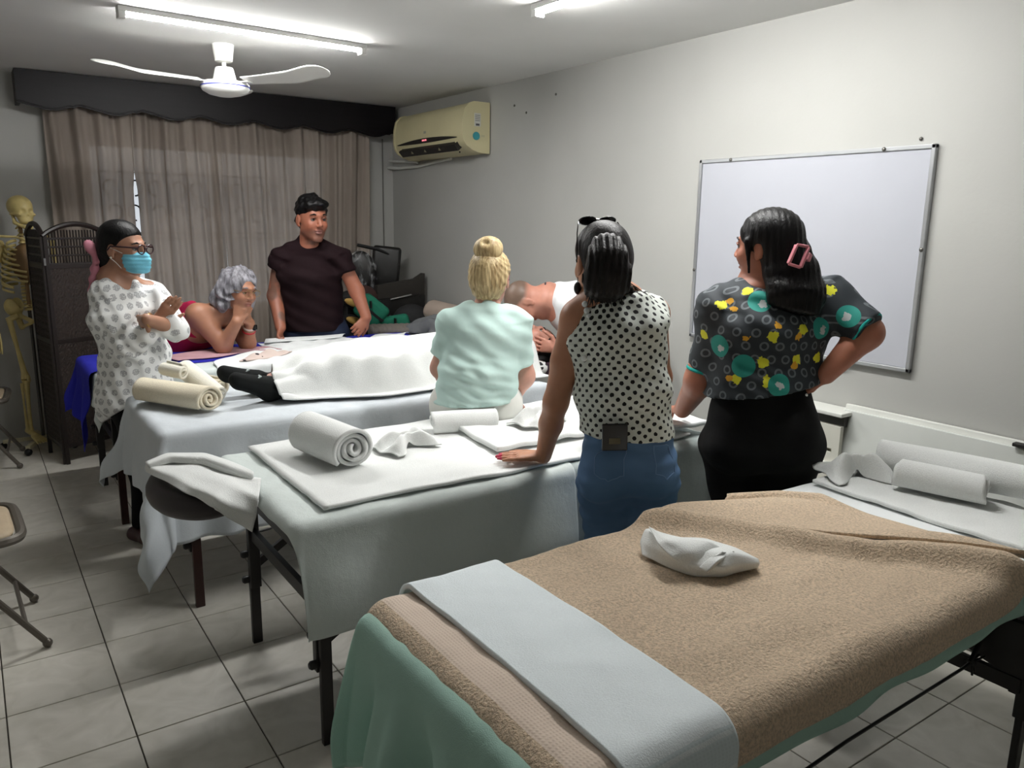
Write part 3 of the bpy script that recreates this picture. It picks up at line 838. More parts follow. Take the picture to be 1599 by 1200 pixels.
# ------------------------------------------------------------------ table 2
x0, x1, y0, y1, z = TB2
fn2 = drape_fn(x0, x1, y0, y1, z + .004, .03, .016, 24, 24, .35, 11)
def sheet2(S, T):
    return fn2(S, T)
o = cloth('white_sheet', sheet2, x0 - .36, x1 + .30, y0 - .47, y1 + .30, TSHEET, 160, 100, .002)
tag(o, 'thin white sheet draped over the table with the lying person', 'sheet')
roll('rolled_towel', (.600, 3.745, z + .066), (.800, 3.395, z + .066), .064, CREAM, 'cream towel rolled up, the largest roll at the end of the second table', 'towel', 'rolled towels on the second table', 3.0, .86, seed=2, nl=34, phase=2.2)
roll('rolled_towel', (.690, 3.71, z + .158), (.745, 3.62, z + .150), .037, CREAM2, 'short ivory towel roll lying on top of the cream roll', 'towel', 'rolled towels on the second table', 2.6, .92, seed=5)
roll('rolled_towel', (.775, 3.755, z + .150), (.880, 3.545, z + .042), .045, CREAM2, 'ivory towel roll leaning against the cream roll', 'towel', 'rolled towels on the second table', 2.4, .9, seed=8, nl=30, phase=2.5)
roll('rolled_towel', (.86, 4.00 - .12, z + .046), (.935, 3.74, z + .046), .042, CREAM, 'cream towel roll half hidden behind the ivory roll', 'towel', 'rolled towels on the second table', 2.8, .9, seed=9)

# ------------------------------------------------------------------ table 3
x0, x1, y0, y1, z = TB3
fn3 = drape_fn(x0 + .02, 3.2, y0 - .004, y1, z + .004, .035, .020, 9, 16, .25, 21, .003)
def sheet3(S, T):
    q = (T - (y0 - .36)) / (y1 + .12 - (y0 - .36))
    S2 = np.where(S < .9, .9 - (.9 - S) * (1.0 - .0 * q), S)
    return fn3(S2, T)
o = cloth('white_sheet', sheet3, x0 - .035, 1.69, y0 - .36, y1 + .14, GSHEET, 110, 90, .002)
tag(o, 'pale sheet hanging down the near side of the third table', 'sheet')
fn3b = drape_fn(x0, x1, y0 + .004, y1 - .01, z + .002, .035, .016, 20, 16, .25, 22, .002)
o = cloth('grey_sheet', fn3b, 1.60, x1 + .42, y0 - .44, y1 + .14, fabric('grey_fleece', srgb(176, 186, 184), .06, bump=.6), 80, 90, .004)
tag(o, 'grey sheet hanging at the end of the third table beside the black trousers', 'sheet')
def flat(xa, xb, ya, yb, zz, mat, name, label, cat, th=.008, seed=0, amp=.003, skew=0, group=None, edge=.004):
    def fn(S, T):
        Q = np.stack([S, T, 0 * S], -1)
        return S + skew * (T - ya), T + .006 * np.sin(5 * S + seed), zz + amp * vnoise(Q, 22, seed) + amp * .7 * vnoise(Q, 55, seed + 1)
    return tag(cloth(name, fn, xa, xb, ya, yb, mat, 70, 50, th), label, cat, group)
flat(.785, 2.32, 2.075, 2.815, z + .014, WTERRY, 'large_white_towel', 'large white towel spread flat on the third table', 'towel', .010, 3, .0025)
roll('rolled_towel', (.955, 2.660, z + .094), (1.005, 2.365, z + .094), .076, WTERRY, 'big white rolled towel alone near the end of the third table', 'towel', 'rolled white towels on the third table', 3.4, .92, seed=12, nl=36, thick=.013, phase=2.3)
roll('rolled_towel', (1.455, 2.635, z + .064), (1.690, 2.560, z + .064), .046, WTERRY, 'small white rolled towel against the seated woman\'s trousers', 'towel', 'rolled white towels on the third table', 2.6, .95, seed=15, phase=2.6)
flat(1.50, 2.36, 2.24, 2.56, z + .036, WTERRY, 'folded_white_towel', 'folded white towel beside the arm of the woman in the dotted top', 'towel', .016, 6, .004, .10)
flat(1.80, 2.40, 2.42, 2.78, z + .034, WSHEET, 'folded_white_sheet', 'folded white sheet right of the seated woman', 'sheet', .014, 8, .004, -.05)
flat(2.16, 2.42, 2.08, 2.30, z + .050, WSHEET, 'folded_pillowcase', 'folded white pillowcase on the table corner beside the black trousers', 'pillowcase', .018, 10, .003)
bow('washcloth', (1.265, 2.50, z + .026), .25, .235, .16, WTERRY, 'crumpled white washcloth beside the big rolled towel', 'washcloth', 'white washcloths', 3, .055, 2.2)
bow('washcloth', (1.83, 2.45, z + .056), .35, .23, .16, WTERRY, 'white washcloth twisted into a bow on the folded towel', 'washcloth', 'white washcloths', 7, .060, 1.6)
# towel over the head cushion
def path(pts, n):
    pts = np.array(pts); d = np.r_[0, np.cumsum(np.linalg.norm(np.diff(pts, axis=0), axis=1))]; d /= d[-1]
    q = np.linspace(0, 1, n); P = np.stack([np.interp(q, d, pts[:, i]) for i in range(3)], -1)
    for _ in range(3): P[1:-1] = (P[:-2] + 2 * P[1:-1] + P[2:]) / 4
    return P
def patch(name, rows, mat, nu, nv, thick, amp, seed, parent=None, freq=40):
    """cloth through a few guide lines"""
    R_ = np.stack([path(r, nu) for r in rows], 1)
    q = np.linspace(0, len(rows) - 1, nv); k = np.clip(q.astype(int), 0, len(rows) - 2); f = (q - k)[None, :, None]
    G = R_[:, k] * (1 - f) + R_[:, k + 1] * f
    for _ in range(4): G[:, 1:-1] = (G[:, :-2] + 2 * G[:, 1:-1] + G[:, 2:]) / 4
    G = G + arr((.3, .3, 1)) * (amp * vnoise(G, freq, seed))[..., None]
    o = mesh_np(name, G.reshape(-1, 3), grid_faces(nu, nv), mat, parent)
    m = o.modifiers.new('thickness', 'SOLIDIFY'); m.thickness = thick; m.offset = 0
    return o
o = patch('draped_towel', [
    [(0.503, 2.785, 0.775), (0.581, 2.599, 0.785), (0.637, 2.489, 0.775), (0.713, 2.431, 0.765)],
    [(0.442, 2.735, 0.785), (0.518, 2.541, 0.790), (0.582, 2.372, 0.785), (0.664, 2.300, 0.750)],
    [(0.420, 2.701, 0.780), (0.484, 2.476, 0.785), (0.537, 2.289, 0.770), (0.656, 2.311, 0.690)],
    [(0.421, 2.691, 0.765), (0.472, 2.450, 0.770), (0.532, 2.299, 0.740), (0.659, 2.372, 0.620)]], WTERRY, 60, 40, .011, .004, 3)
tag(o, 'white towel thrown over the brown head cushion', 'towel')
patch('towel_fold', [
    [(0.425, 2.728, 0.785), (0.499, 2.753, 0.800), (0.598, 2.663, 0.805), (0.636, 2.557, 0.800), (0.693, 2.451, 0.780)],
    [(0.421, 2.680, 0.790), (0.494, 2.667, 0.812), (0.578, 2.578, 0.815), (0.618, 2.486, 0.805), (0.690, 2.433, 0.775)],
    [(0.426, 2.673, 0.780), (0.499, 2.661, 0.795), (0.575, 2.573, 0.795), (0.616, 2.498, 0.785), (0.685, 2.434, 0.765)]], WTERRY, 50, 16, .014, .002, 5, o)

# ------------------------------------------------------------------ table 4
x0, x1, y0, y1, z = TB4
fn4 = drape_fn(x0 + .01, 3.2, y0 + .01, y1, z + .003, .04, .026, 14, 26, .18, 31)
def mint_fn(S, T):
    # gathers on the hanging end
    X, Y, Z = fn4(S, T)
    hang = smoothstep(.68 - S, .05, .35)
    X = X - hang * .030 * (np.sin(30 * T + .6) + .5 * np.sin(61 * T)) + .01 * hang
    return X, Y + hang * .02 * np.sin(15 * T), Z
o = cloth('mint_sheet', mint_fn, x0 - .36, 2.40, y0 - .115, y1 + .05, MINT, 130, 110, .002)
tag(o, 'mint green sheet hanging out under the beige towel', 'sheet')
flat(1.55, 2.58, .80, 1.50, z + .008, WSHEET, 'white_sheet', 'white sheet at the wall end of the nearest table', 'sheet', .003, 4, .0015)
flat(1.72, 2.10, 1.06, 1.44, z + .013, WSHEET, 'folded_sheet', 'folded white sheet sticking out past the beige towel', 'sheet', .008, 5, .002, .25)
def bt(S, T):
    # beige towel: S from the hanging hem to the diagonal fold
    q = (T - (y0 - .085)) / (y1 + .035 - (y0 - .085))
    edge = 2.19 - .605 * q + .02 * np.sin(9 * q)
    u = np.clip((S - 1.05) / (1.60 - 1.05), 0, 1)
    S2 = np.where(S > 1.05, 1.05 + u * (edge - 1.05), S)
    X, Y, Z = fb(S2, T)
    Q = np.stack([S2, T, 0 * S], -1)
    top = smoothstep(X, .70, .80)
    Z = Z + top * (.004 * vnoise(Q, 14, 3) + .0025 * vnoise(Q, 34, 4))
    dd = edge - S2
    ridge = .042 * np.exp(-((dd - .055) / .050) ** 2)
    Z = Z + ridge
    low = smoothstep(.70 - S2, 0, .10)
    Z = Z + low * .006 * np.sin(60 * T) * .5
    return X, Y, Z
fb = drape_fn(.715, 3.2, y0 + .02, y1, z + .016, .055, .006, 16, 40, .10, 33)
o = cloth('beige_towel', bt, .535, 1.60, y0 - .085, y1 + .035, BEIGE, 220, 130, .010)
tag(o, 'large beige terry towel covering the nearest massage table', 'towel')
def flap(S, T):
    yy = .79 + T * (1.505 - .79)
    inner = 2.15 - .605 * T + .02 * np.sin(9 * T)
    outer = np.interp(T, [0, .3, .55, .78, .90, 1.0], [2.19, 2.14, 2.12, 2.11, 2.02, 1.86])
    outer = np.maximum(outer, inner + .02)
    X = inner + S * (outer - inner)
    Zz = z + .052 - .026 * S + .016 * np.sin(3.1 * S) * np.sin(5 * T + .5) ** 2 + .020 * np.exp(-((S - .97) / .05) ** 2) * smoothstep(T, .55, .8)
    return X, yy + .015 * np.sin(6 * S) * T, Zz
cloth('folded_flap', flap, 0, 1, 0, 1, BEIGE2, 40, 90, .010, o)
# hem piping along the hanging edge
bh = [bt(np.array([[.537]]), np.array([[t]])) for t in np.linspace(y0 - .08, y1 + .03, 60)]
MB().tube([(float(a[0, 0]) , float(b[0, 0]), float(c[0, 0])) for a, b, c in bh], .007, 8).build('hem', fabric('beige_hem', srgb(216, 194, 178), .06), o, True)
fwt = drape_fn(0, 9, y0 + .01, y1 + .01, z + .040, .060, .002, 16, 20, .1, 35, .0012)
def wt(S, T):
    X, Y, Z = fwt(S, 1.60 - T); return X + .008 * np.sin(4 * T), Y, Z
o = cloth('folded_white_towel', wt, .765, 1.012, .02, .93, WTERRY2, 60, 120, .012)
tag(o, 'long folded white towel with woven border laid across the beige towel', 'towel')
# washcloth twisted on the beige towel
zb = z + .034
o = patch('washcloth', [
    [(1.347, 1.342, 0.757), (1.355, 1.256, 0.757), (1.379, 1.194, 0.757), (1.424, 1.144, 0.757), (1.539, 1.137, 0.757)],
    [(1.371, 1.374, 0.775), (1.341, 1.245, 0.795), (1.373, 1.190, 0.780), (1.412, 1.127, 0.790), (1.533, 1.129, 0.772)],
    [(1.398, 1.386, 0.800), (1.347, 1.246, 0.820), (1.409, 1.215, 0.800), (1.436, 1.140, 0.815), (1.538, 1.136, 0.775)],
    [(1.425, 1.394, 0.795), (1.428, 1.297, 0.800), (1.481, 1.258, 0.800), (1.514, 1.193, 0.790), (1.555, 1.151, 0.765)],
    [(1.462, 1.396, 0.757), (1.507, 1.346, 0.757), (1.558, 1.313, 0.757), (1.571, 1.227, 0.757), (1.555, 1.154, 0.757)]], WTERRY, 56, 44, .008, .003, 8)
tag(o, 'white washcloth twisted into a parcel on the beige towel', 'washcloth', 'white washcloths')
patch('folded_corner', [
    [(1.397, 1.373, 0.812), (1.334, 1.277, 0.815), (1.326, 1.224, 0.800), (1.364, 1.204, 0.765)],
    [(1.388, 1.349, 0.815), (1.346, 1.253, 0.828), (1.370, 1.201, 0.808), (1.400, 1.189, 0.785)],
    [(1.390, 1.337, 0.805), (1.409, 1.259, 0.818), (1.447, 1.210, 0.820), (1.460, 1.187, 0.805)]], WTERRY, 30, 20, .006, .001, 9, o)
patch('rolled_edge', [
    [(1.377, 1.180, 0.778), (1.407, 1.172, 0.800), (1.427, 1.155, 0.818)],
    [(1.379, 1.157, 0.775), (1.403, 1.142, 0.806), (1.462, 1.149, 0.812)]], WTERRY, 24, 10, .007, .001, 10, o)
flat(2.25, 2.59, .80, 1.475, z + .020, WTERRY, 'white_towel', 'white towel spread under the rolls at the wall end of the nearest table', 'towel', .012, 9, .003, .02)
bow('washcloth', (2.415, 1.43, z + .033), -.55, .22, .19, WTERRY, 'white washcloth folded as a bow beside the rolled towels on the nearest table', 'washcloth', 'white washcloths', 13, .075, 1.3)
roll('rolled_towel', (2.435, 1.285, z + .083), (2.500, 1.045, z + .083), .048, WTERRY, 'shorter white rolled towel in front on the nearest table', 'towel', 'rolled towels on the nearest table', 2.8, .95, seed=25, phase=2.4)
roll('rolled_towel', (2.530, 1.40, z + .095), (2.650, .90, z + .095), .060, WTERRY, 'longer white rolled towel beside the leaning white board', 'towel', 'rolled towels on the nearest table', 2.6, .95, seed=28, phase=2.2)

# ------------------------------------------------------------------ folding screen
WICK = NT('dark_wicker')
_a = WICK.n('ShaderNodeTexBrick'); 
_c = WICK.noise(120, 2, stretch=(1, 1, .4)); WICK.col(WICK.mix(WICK.ramp(_c, .3, .7), srgb(26, 19, 16), srgb(52, 40, 34))); WICK.b.inputs['Roughness'].default_value = .6
WICK.bump(_c, .8, .01); WICK = WICK.m
FRM = M('dark_screen_wood', srgb(30, 22, 20), .45, .1, 12)
scr = thing('folding_screen', (.55, 5.80, 0), 'dark brown wicker folding screen beside the skeleton', 'folding screen')
def panel(A, B, name):
    A = arr((A[0], A[1], 0)); B = arr((B[0], B[1], 0)); d = B - A; L = np.linalg.norm(d); d /= L; n_ = arr((-d[1], d[0], 0))
    top = lambda s: 1.455 + .075 * math.sin(math.pi * min(max(s / L, 0), 1)) ** .8
    P = lambda s, zz, o=0: tuple(A + d * s + n_ * o + arr((0, 0, zz)))
    pn = MB().bar(P(.015, 0), P(.015, 1.46), .030, .024).build(name, FRM, scr)
    MB().bar(P(L - .015, 0), P(L - .015, 1.46), .030, .024).build('post', FRM, pn)
    MB().tube([P(s, top(s)) for s in np.linspace(0, L, 20)], .016, 8).build('arched_top_rail', FRM, pn, True)
    for zz in (.12, .80, 1.27): MB().bar(P(.02, zz), P(L - .02, zz), .018, .030).build('cross_rail', FRM, pn)
    nn = max(3, int(L / .022))
    for r in range(4):
        zb = 1.285 + r * .052
        MB().bar(P(.02, zb), P(L - .02, zb), .012, .012).build('lattice_rail', FRM, pn)
        bm = MB()
        for i in range(nn):
            s = .03 + (L - .06) * (i + .5) / nn
            zt = min(zb + .052, top(s))
            if zt - zb > .012: bm.tube([P(s, zb), P(s, zt)], .0055, 5)
        if bm.v: bm.build('lattice_sticks', FRM, pn)
    for z0_, z1_ in ((.13, .79), (.81, 1.26)):
        m = int(L / .012)
        def fn(S, T):
            w = .004 * np.sin(S * math.pi / .012) * np.sin(T * math.pi / .014)
            return A[0] + d[0] * S + n_[0] * w, A[1] + d[1] * S + n_[1] * w, T
        cloth('woven_panel', fn, .02, L - .02, z0_, z1_, WICK, max(12, m * 2), int((z1_ - z0_) / .010), .006, pn)
panel((.345, 6.00), (.405, 5.63), 'screen_panel'); panel((.405, 5.63), (.79, 5.80), 'screen_panel'); panel((.79, 5.80), (.86, 6.18), 'screen_panel')
for p in ((.352, 5.985), (.405, 5.635)): MB().box((p[0], p[1], 1.30), (.012, .030, .045)).build('hinge', M('hinge_steel', srgb(140, 140, 140), .4, metal=.7), scr)

# ------------------------------------------------------------------ skeleton
BONE = M('aged_bone_plastic', srgb(196, 178, 118), .5, .12, 20)
RIBC = M('dark_cartilage', srgb(120, 92, 58), .6, .12, 20)
sx, sy = .330, 6.18
sk = thing('anatomical_skeleton', (sx, sy, 0), 'anatomical skeleton model on a stand in the corner left of the screen', 'skeleton')
SF = nrm((.38, -.92, 0)); SL = np.cross(UP, SF)
B = lambda f, l, zz: arr((sx, sy, 0)) + SF * f + SL * l + UP * zz
skull = Solid(.005)
hc_ = B(.02, 0, 1.615); ax_ = (SF, SL, UP)
skull.ell(hc_ + UP * .02 - SF * .01, (.092, .070, .072), ax_, .02).ell(hc_ + SF * .05 - UP * .035, (.040, .050, .055), ax_, .03)
skull.ell(hc_ + SF * .055 - UP * .075, (.035, .036, .018), ax_, .02)
for s_ in (-1, 1):
    skull.ell(hc_ + SF * .095 + SL * .028 * s_ - UP * .010, (.026, .019, .017), ax_, .008, 's')
    skull.seg(hc_ + SF * .075 + SL * .048 * s_ - UP * .032, hc_ - SF * .005 + SL * .066 * s_ - UP * .030, .008, .006, .01)
skull.ell(hc_ + SF * .10 - UP * .042, (.02, .009, .014), ax_, .005, 's')
skull.build('skull', BONE, sk)
jaw = Solid(.005)
for s_ in (-1, 1):
    jaw.seg(hc_ + SL * .055 * s_ - UP * .03, hc_ + SL * .048 * s_ - UP * .085 + SF * .01, .010, .011, .01).seg(hc_ + SL * .048 * s_ - UP * .085 + SF * .01, hc_ + SF * .075 + SL * .014 * s_ - UP * .115, .012, .013, .01)
jaw.seg(hc_ + SF * .078 - UP * .113 - SL * .015, hc_ + SF * .078 - UP * .113 + SL * .015, .014, .014, .01)
jaw.build('jaw', BONE, sk)
for i in range(24):
    zz = 1.50 - i * .0235 ; f = -.02 + .02 * math.sin(i * .28)
    r = .016 + .012 * i / 23
    MB().lathe([(0, -.008), (r, -.008), (r * .82, 0), (r, .008), (0, .008)], tuple(B(f, 0, zz)), 10).build('vertebra', BONE, sk, True)
    if i % 2 == 0: MB().bar(tuple(B(f - .02, 0, zz)), tuple(B(f - .05, 0, zz - .01)), .010, .010).build('spinous_process', BONE, sk)
MB().tube([B(-.01, 0, 1.52), B(.0, 0, 1.2), B(-.01, 0, .95)], .012, 8).build('spine_core', RIBC, sk, True)
for i in range(10):
    zz = 1.415 - i * .032; w = .085 + .050 * math.sin(min(i, 8) / 8 * 1.7); dp = .065 + .045 * math.sin(min(i, 7) / 7 * 1.6)
    for s_ in (-1, 1):
        pts = []
        for q in np.linspace(0, 1, 18):
            a = math.pi * q * (.93 if i < 7 else .72)
            pts.append(B(-.02 - dp * math.cos(a) * .9 + .02, s_ * (w * math.sin(a) + .012), zz - .075 * q ** 1.2 * (1 if i < 8 else .6)))
        MB().tube(pts, [.0065] * 18, 6, sq=1.5).build('rib', BONE, sk, True)
MB().tube([B(.105, 0, 1.40), B(.125, 0, 1.30), B(.125, 0, 1.20)], [.018, .014, .008], 8, sq=.5).build('sternum', RIBC, sk, True)
lung = Solid(.008); lung.ell(B(.03, 0, 1.27), (.075, .095, .13), ax_, .02); lung.build('chest_lining', RIBC, sk)
for s_ in (-1, 1):
    MB().tube([B(.10, s_ * .015, 1.415), B(.085, s_ * .08, 1.44), B(.01, s_ * .165, 1.445)], .008, 8).build('clavicle', BONE, sk, True)
    sc_ = Solid(.006); sc_.ell(B(-.075, s_ * .11, 1.34), (.010, .045, .075), ax_, .01).seg(B(-.07, s_ * .10, 1.40), B(-.01, s_ * .175, 1.435), .010, .012); sc_.build('scapula', BONE, sk)
    S_ = B(.0, s_ * .185, 1.41); E_ = B(-.02, s_ * .215, 1.11); W_ = B(.03, s_ * .235, .87)
    MB().tube([S_, S_ * .94 + E_ * .06, S_ * .5 + E_ * .5, S_ * .06 + E_ * .94, E_], [.022, .016, .011, .013, .020], 10).build('humerus', BONE, sk, True)
    for o_ in (-.012, .012): MB().tube([E_ + SF * o_, (E_ + W_) / 2 + SF * o_ * 1.6, W_ + SF * o_], [.011, .007, .010], 8).build('forearm_bone', BONE, sk, True)
    for fgr in range(5):
        b0 = W_ + SF * (fgr - 2) * .012 - UP * .02; b1 = b0 + SF * (fgr - 2) * .010 - UP * .075; b2 = b1 - UP * (.085 if fgr else .05)
        MB().tube([b0, b1, (b1 + b2) / 2, b2], [.007, .006, .006, .003], 6).build('finger_bone', BONE, sk, True)
    pel = Solid(.006)
    pel.ell(B(-.03, s_ * .085, .985), (.050, .060, .070), ax_, .03).ell(B(-.03, s_ * .085, 1.01), (.036, .050, .055), (nrm(SF + SL * s_ * .6), SL, UP), .01, 's')
    pel.seg(B(-.02, s_ * .08, .93), B(.055, s_ * .02, .885), .015, .014, .02).seg(B(-.03, s_ * .07, .92), B(-.02, s_ * .055, .84), .020, .018, .02).seg(B(-.02, s_ * .055, .84), B(.055, s_ * .02, .875), .011, .011, .01)
    pel.build('pelvis_half', BONE, sk)
    Hh = B(.0, s_ * .085, .92); Tr = B(-.005, s_ * .135, .90); K_ = B(.02, s_ * .085, .50); A_ = B(.0, s_ * .08, .135)
    MB().tube([Hh, Tr, Tr * .85 + K_ * .15, Tr * .5 + K_ * .5, Tr * .12 + K_ * .88, K_], [.022, .024, .017, .013, .019, .030], 10).build('femur', BONE, sk, True)
    MB().ball(tuple(K_ + SF * .035 + UP * .005), (.012, .020, .022), 10).build('kneecap', BONE, sk, True)
    MB().tube([K_ - UP * .01, K_ * .88 + A_ * .12, (K_ + A_) / 2, A_ + UP * .02, A_], [.030, .020, .012, .013, .018], 10).build('tibia', BONE, sk, True)
    MB().tube([K_ + SL * s_ * .03 - UP * .03, (K_ + A_) / 2 + SL * s_ * .028, A_ + SL * s_ * .022], [.010, .006, .011], 8).build('fibula', BONE, sk, True)
    ft = Solid(.006); ft.seg(A_ - UP * .01 - SF * .04, A_ - UP * .03 + SF * .05, .022, .018, .02)
    for tgi in range(5): ft.seg(A_ - UP * .035 + SF * .05 + SL * (tgi - 2) * .010, A_ - UP * .065 + SF * .155 + SL * (tgi - 2) * .019, .010, .006, .008)
    ft.build('foot_bones', BONE, sk)
STL = M('stand_steel', srgb(88, 86, 84), .4, metal=.7)
MB().tube([B(-.01, 0, .06), B(-.01, 0, .96)], .011, 10).build('stand_pole', STL, sk, True)
for q in range(5):
    a = q * 2 * math.pi / 5 + .4; e = B(-.01 + .24 * math.cos(a), .24 * math.sin(a), .055)
    MB().bar(tuple(B(-.01, 0, .065)), tuple(e), .030, .022).build('stand_leg', M('cream_base', srgb(190, 182, 150), .5), sk)
    MB().ball(tuple(e - UP * .030), (.025, .025, .025)).build('caster', KNOB, sk, True)

# ------------------------------------------------------------------ folding chairs at the left edge
STEEL = M('grey_painted_steel', srgb(98, 92, 84), .4, .04, metal=.3)
PADM = M('tan_vinyl_pad', srgb(176, 158, 132), .6, .06, 18, .3, 120)
def folding_chair(c, ang, label, fold=0.0):
    ca, sa = math.cos(ang), math.sin(ang)
    t = thing('folding_chair', (c[0], c[1], 0), label, 'folding chair', 'folding chairs')
    P = lambda f, l, zz: (c[0] + ca * f - sa * l, c[1] + sa * f + ca * l, zz)
    def seat(S, T):
        r = np.maximum(np.abs(S), np.abs(T)); l = np.sqrt(S * S + T * T) + 1e-9
        k = (r / (np.abs(S) ** 6 + np.abs(T) ** 6 + 1e-9) ** (1 / 6.))
        x = S * k * .195; y = T * k * .20
        zz = .452 + .016 * (1 - r ** 6)
        return c[0] + ca * x - sa * y, c[1] + sa * x + ca * y, zz
    cloth('seat_pad', seat, -1, 1, -1, 1, PADM, 24, 24, .012, t, -1)
    ring = [P(.215 * math.copysign(abs(math.cos(q)) ** .33, math.cos(q)), .22 * math.copysign(abs(math.sin(q)) ** .33, math.sin(q)), .440) for q in np.linspace(0, 2 * math.pi, 48)[:-1]]
    MB().tube(ring, .018, 8, True).build('seat_frame', STEEL, t, True)
    for s_ in (-1, 1):
        MB().tube([P(-.19, .215 * s_, .92), P(-.16, .215 * s_, .70), P(-.02, .215 * s_, .42), P(.25, .215 * s_, .018)], .012, 8).build('front_leg', STEEL, t, True)
        MB().tube([P(.08, .19 * s_, .43), P(-.25, .19 * s_, .018)], .012, 8).build('rear_leg', STEEL, t, True)
        for e in (P(.25, .215 * s_, .018), P(-.25, .19 * s_, .018)): MB().ball(e, .018, 10).build('rubber_foot', KNOB if s_ > 2 else STEEL, t, True)
    MB().tube([P(.19, -.21, .11), P(.19, .21, .11)], .008, 8).build('stretcher', STEEL, t, True)
    def back(S, T):
        y = S * .20; zz = .80 + .085 * T; x = -.185 - .02 * (1 - S * S)
        return c[0] + ca * x - sa * y, c[1] + sa * x + ca * y, zz
    cloth('back_pad', back, -1, 1, -1, 1, PADM, 20, 12, .025, t, 0)
folding_chair((-.150, 3.38), math.radians(2), 'tan padded folding chair at the left edge, nearest the camera')
folding_chair((-.075, 5.93), math.radians(-5), 'folding chair at the left edge beside the skeleton')

# ------------------------------------------------------------------ pile of furniture in the far right corner
BLK = M('black_fabric', srgb(22, 22, 24), .8, .1, 30, .3, 300)
BLKV = M('black_vinyl', srgb(26, 25, 24), .4, .08, 10)
oc = thing('office_chair', (2.80, 6.10, 0), 'black office chair with a plastic-wrapped backrest in the corner', 'office chair')
bk = Solid(.008); bk.ell((2.70, 6.10, 1.14), (.12, .045, .19), ((.9, -.43, 0), (.43, .9, 0), UP), .02).build('backrest', BLKV, oc)
tp = NT('clear_plastic_film'); tp.b.inputs['Base Color'].default_value = (.55, .56, .58, 1); tp.b.inputs['Roughness'].default_value = .15
_tr = tp.n('ShaderNodeBsdfTransparent'); _mx = tp.n('ShaderNodeMixShader'); _nz = tp.noise(16, 5, .7, stretch=(1, 1, .4))
tp.l(tp.ramp(_nz, .50, .80), _mx.inputs[0]); tp.l(_tr.outputs[0], _mx.inputs[1]); tp.l(tp.b.outputs[0], _mx.inputs[2]); tp.l(_mx.outputs[0], tp.out.inputs['Surface'])
wr = Solid(.009); wr.ell((2.70, 6.10, 1.14), (.132, .057, .205), ((.9, -.43, 0), (.43, .9, 0), UP), .02)
wr.after(lambda P, F: F + .006 * vnoise(P, 60, 3)); wr.build('plastic_wrap', tp.m, oc)
MB().box((2.78, 6.0, .62), (.46, .44, .09), .4, .03, 3).build('seat', BLK, oc, True)
MB().tube([(2.78, 6.06, .10), (2.78, 6.05, .60)], .028, 10).build('gas_lift', KNOB, oc, True)
for q in range(5):
    a = q * 1.2566 + .3
    MB().bar((2.78, 6.05, .11), (2.78 + .27 * math.cos(a), 6.05 + .27 * math.sin(a), .07), .05, .03).build('base_arm', KNOB, oc)
    MB().ball((2.78 + .27 * math.cos(a), 6.05 + .27 * math.sin(a), .032), .03).build('caster', KNOB, oc, True)
oc2 = thing('upturned_chair', (2.95, 6.10, 0), 'black padded chair standing on end against the corner wall', 'chair')
MB().box((2.93, 6.12, 1.155), (.24, .06, .42), Matrix.Rotation(-.45, 3, 'Z') @ Matrix.Rotation(.10, 3, 'Y'), .03, 3).build('seat', BLKV, oc2, True)
MB().box((2.90, 6.17, .75), (.20, .05, .44), Matrix.Rotation(-.45, 3, 'Z'), .02, 3).build('backrest', BLKV, oc2, True)
MB().tube([(2.70, 6.17, 1.375), (2.86, 6.12, 1.34), (2.95, 6.09, 1.30)], .014, 8).build('armrest', KNOB, oc2, True)
for px in (2.84, 2.98): MB().tube([(px, 6.20, .0), (px, 6.19, .98)], .014, 8).build('leg', KNOB, oc2, True)
bp = thing('folded_massage_table', (2.90, 5.80, 0), 'folded black massage table leaning in the corner pile', 'massage table')
MB().prism([(2.66, .30), (3.13, .30), (3.15, 1.15), (3.07, 1.105), (2.72, 1.06)], 5.83, 5.90, lambda a, b, d: (a, d, b)).build('padded_half', M('dark_olive_vinyl', srgb(44, 40, 36), .45, .08), bp)
MB().prism([(2.62, .0), (3.10, .0), (3.10, .98), (2.66, .95)], 5.74, 5.82, lambda a, b, d: (a, d, b)).build('padded_half', BLKV, bp)
for a, b in (((2.78, 5.73, .955), (2.97, 5.73, .985)), ((2.80, 5.73, .80), (2.96, 5.73, .825))): MB().tube([a, b], .009, 8).build('chrome_rail', M('chrome', srgb(190, 190, 190), .2, metal=1), bp, True)
bb = thing('black_bag', (2.92, 5.55, 0), 'bulky black carrying bag in the corner pile', 'bag')
bs = Solid(.010); bs.ell((2.86, 5.50, .62), (.20, .12, .33), ((.9, -.43, 0), (.43, .9, 0), UP), .04).ell((2.78, 5.50, .40), (.2, .13, .36), None, .05)
bs.after(lambda P, F: F + .008 * vnoise(P, 24, 5)); bs.build('bag_body', BLK, bb)
MB().tube([(2.98, 5.36, .66), (3.05, 5.33, .70), (3.05, 5.33, .655)], .008, 8).build('bag_buckle', M('chrome'), bb, True)
GRN = fabric('green_canvas', srgb(34, 108, 86), .08)
def green(c, R, name, label):
    t = thing(name, (c[0], c[1], 0), label, 'bag', 'green bags in the corner pile')
    ax = (nrm((.86, -.5, -.42 * R)), nrm((.5, .86, 0)), nrm((.30 * R, -.2, .93)))
    Rm = Matrix.Rotation(-.55, 3, 'Z') @ Matrix.Rotation(.62 * R, 3, 'Y')
    MB().box(c, (.23, .10, .19), Rm, .035, 3).build('bag_body', GRN, t, True)
    MB().box(c, (.235, .104, .022), Rm).build('piping', KNOB, t)
    f = nrm(arr((-.45, -.89, .1)))
    MB().bar(tuple(arr(c) + f * .066 + UP * .075), tuple(arr(c) + f * .068 + UP * .02), .028, .010).build('strap', KNOB, t)
    return t
green((2.50, 5.48, .905), 1.1, 'green_bag', 'upper green bag with black strap beside the man\'s arm')
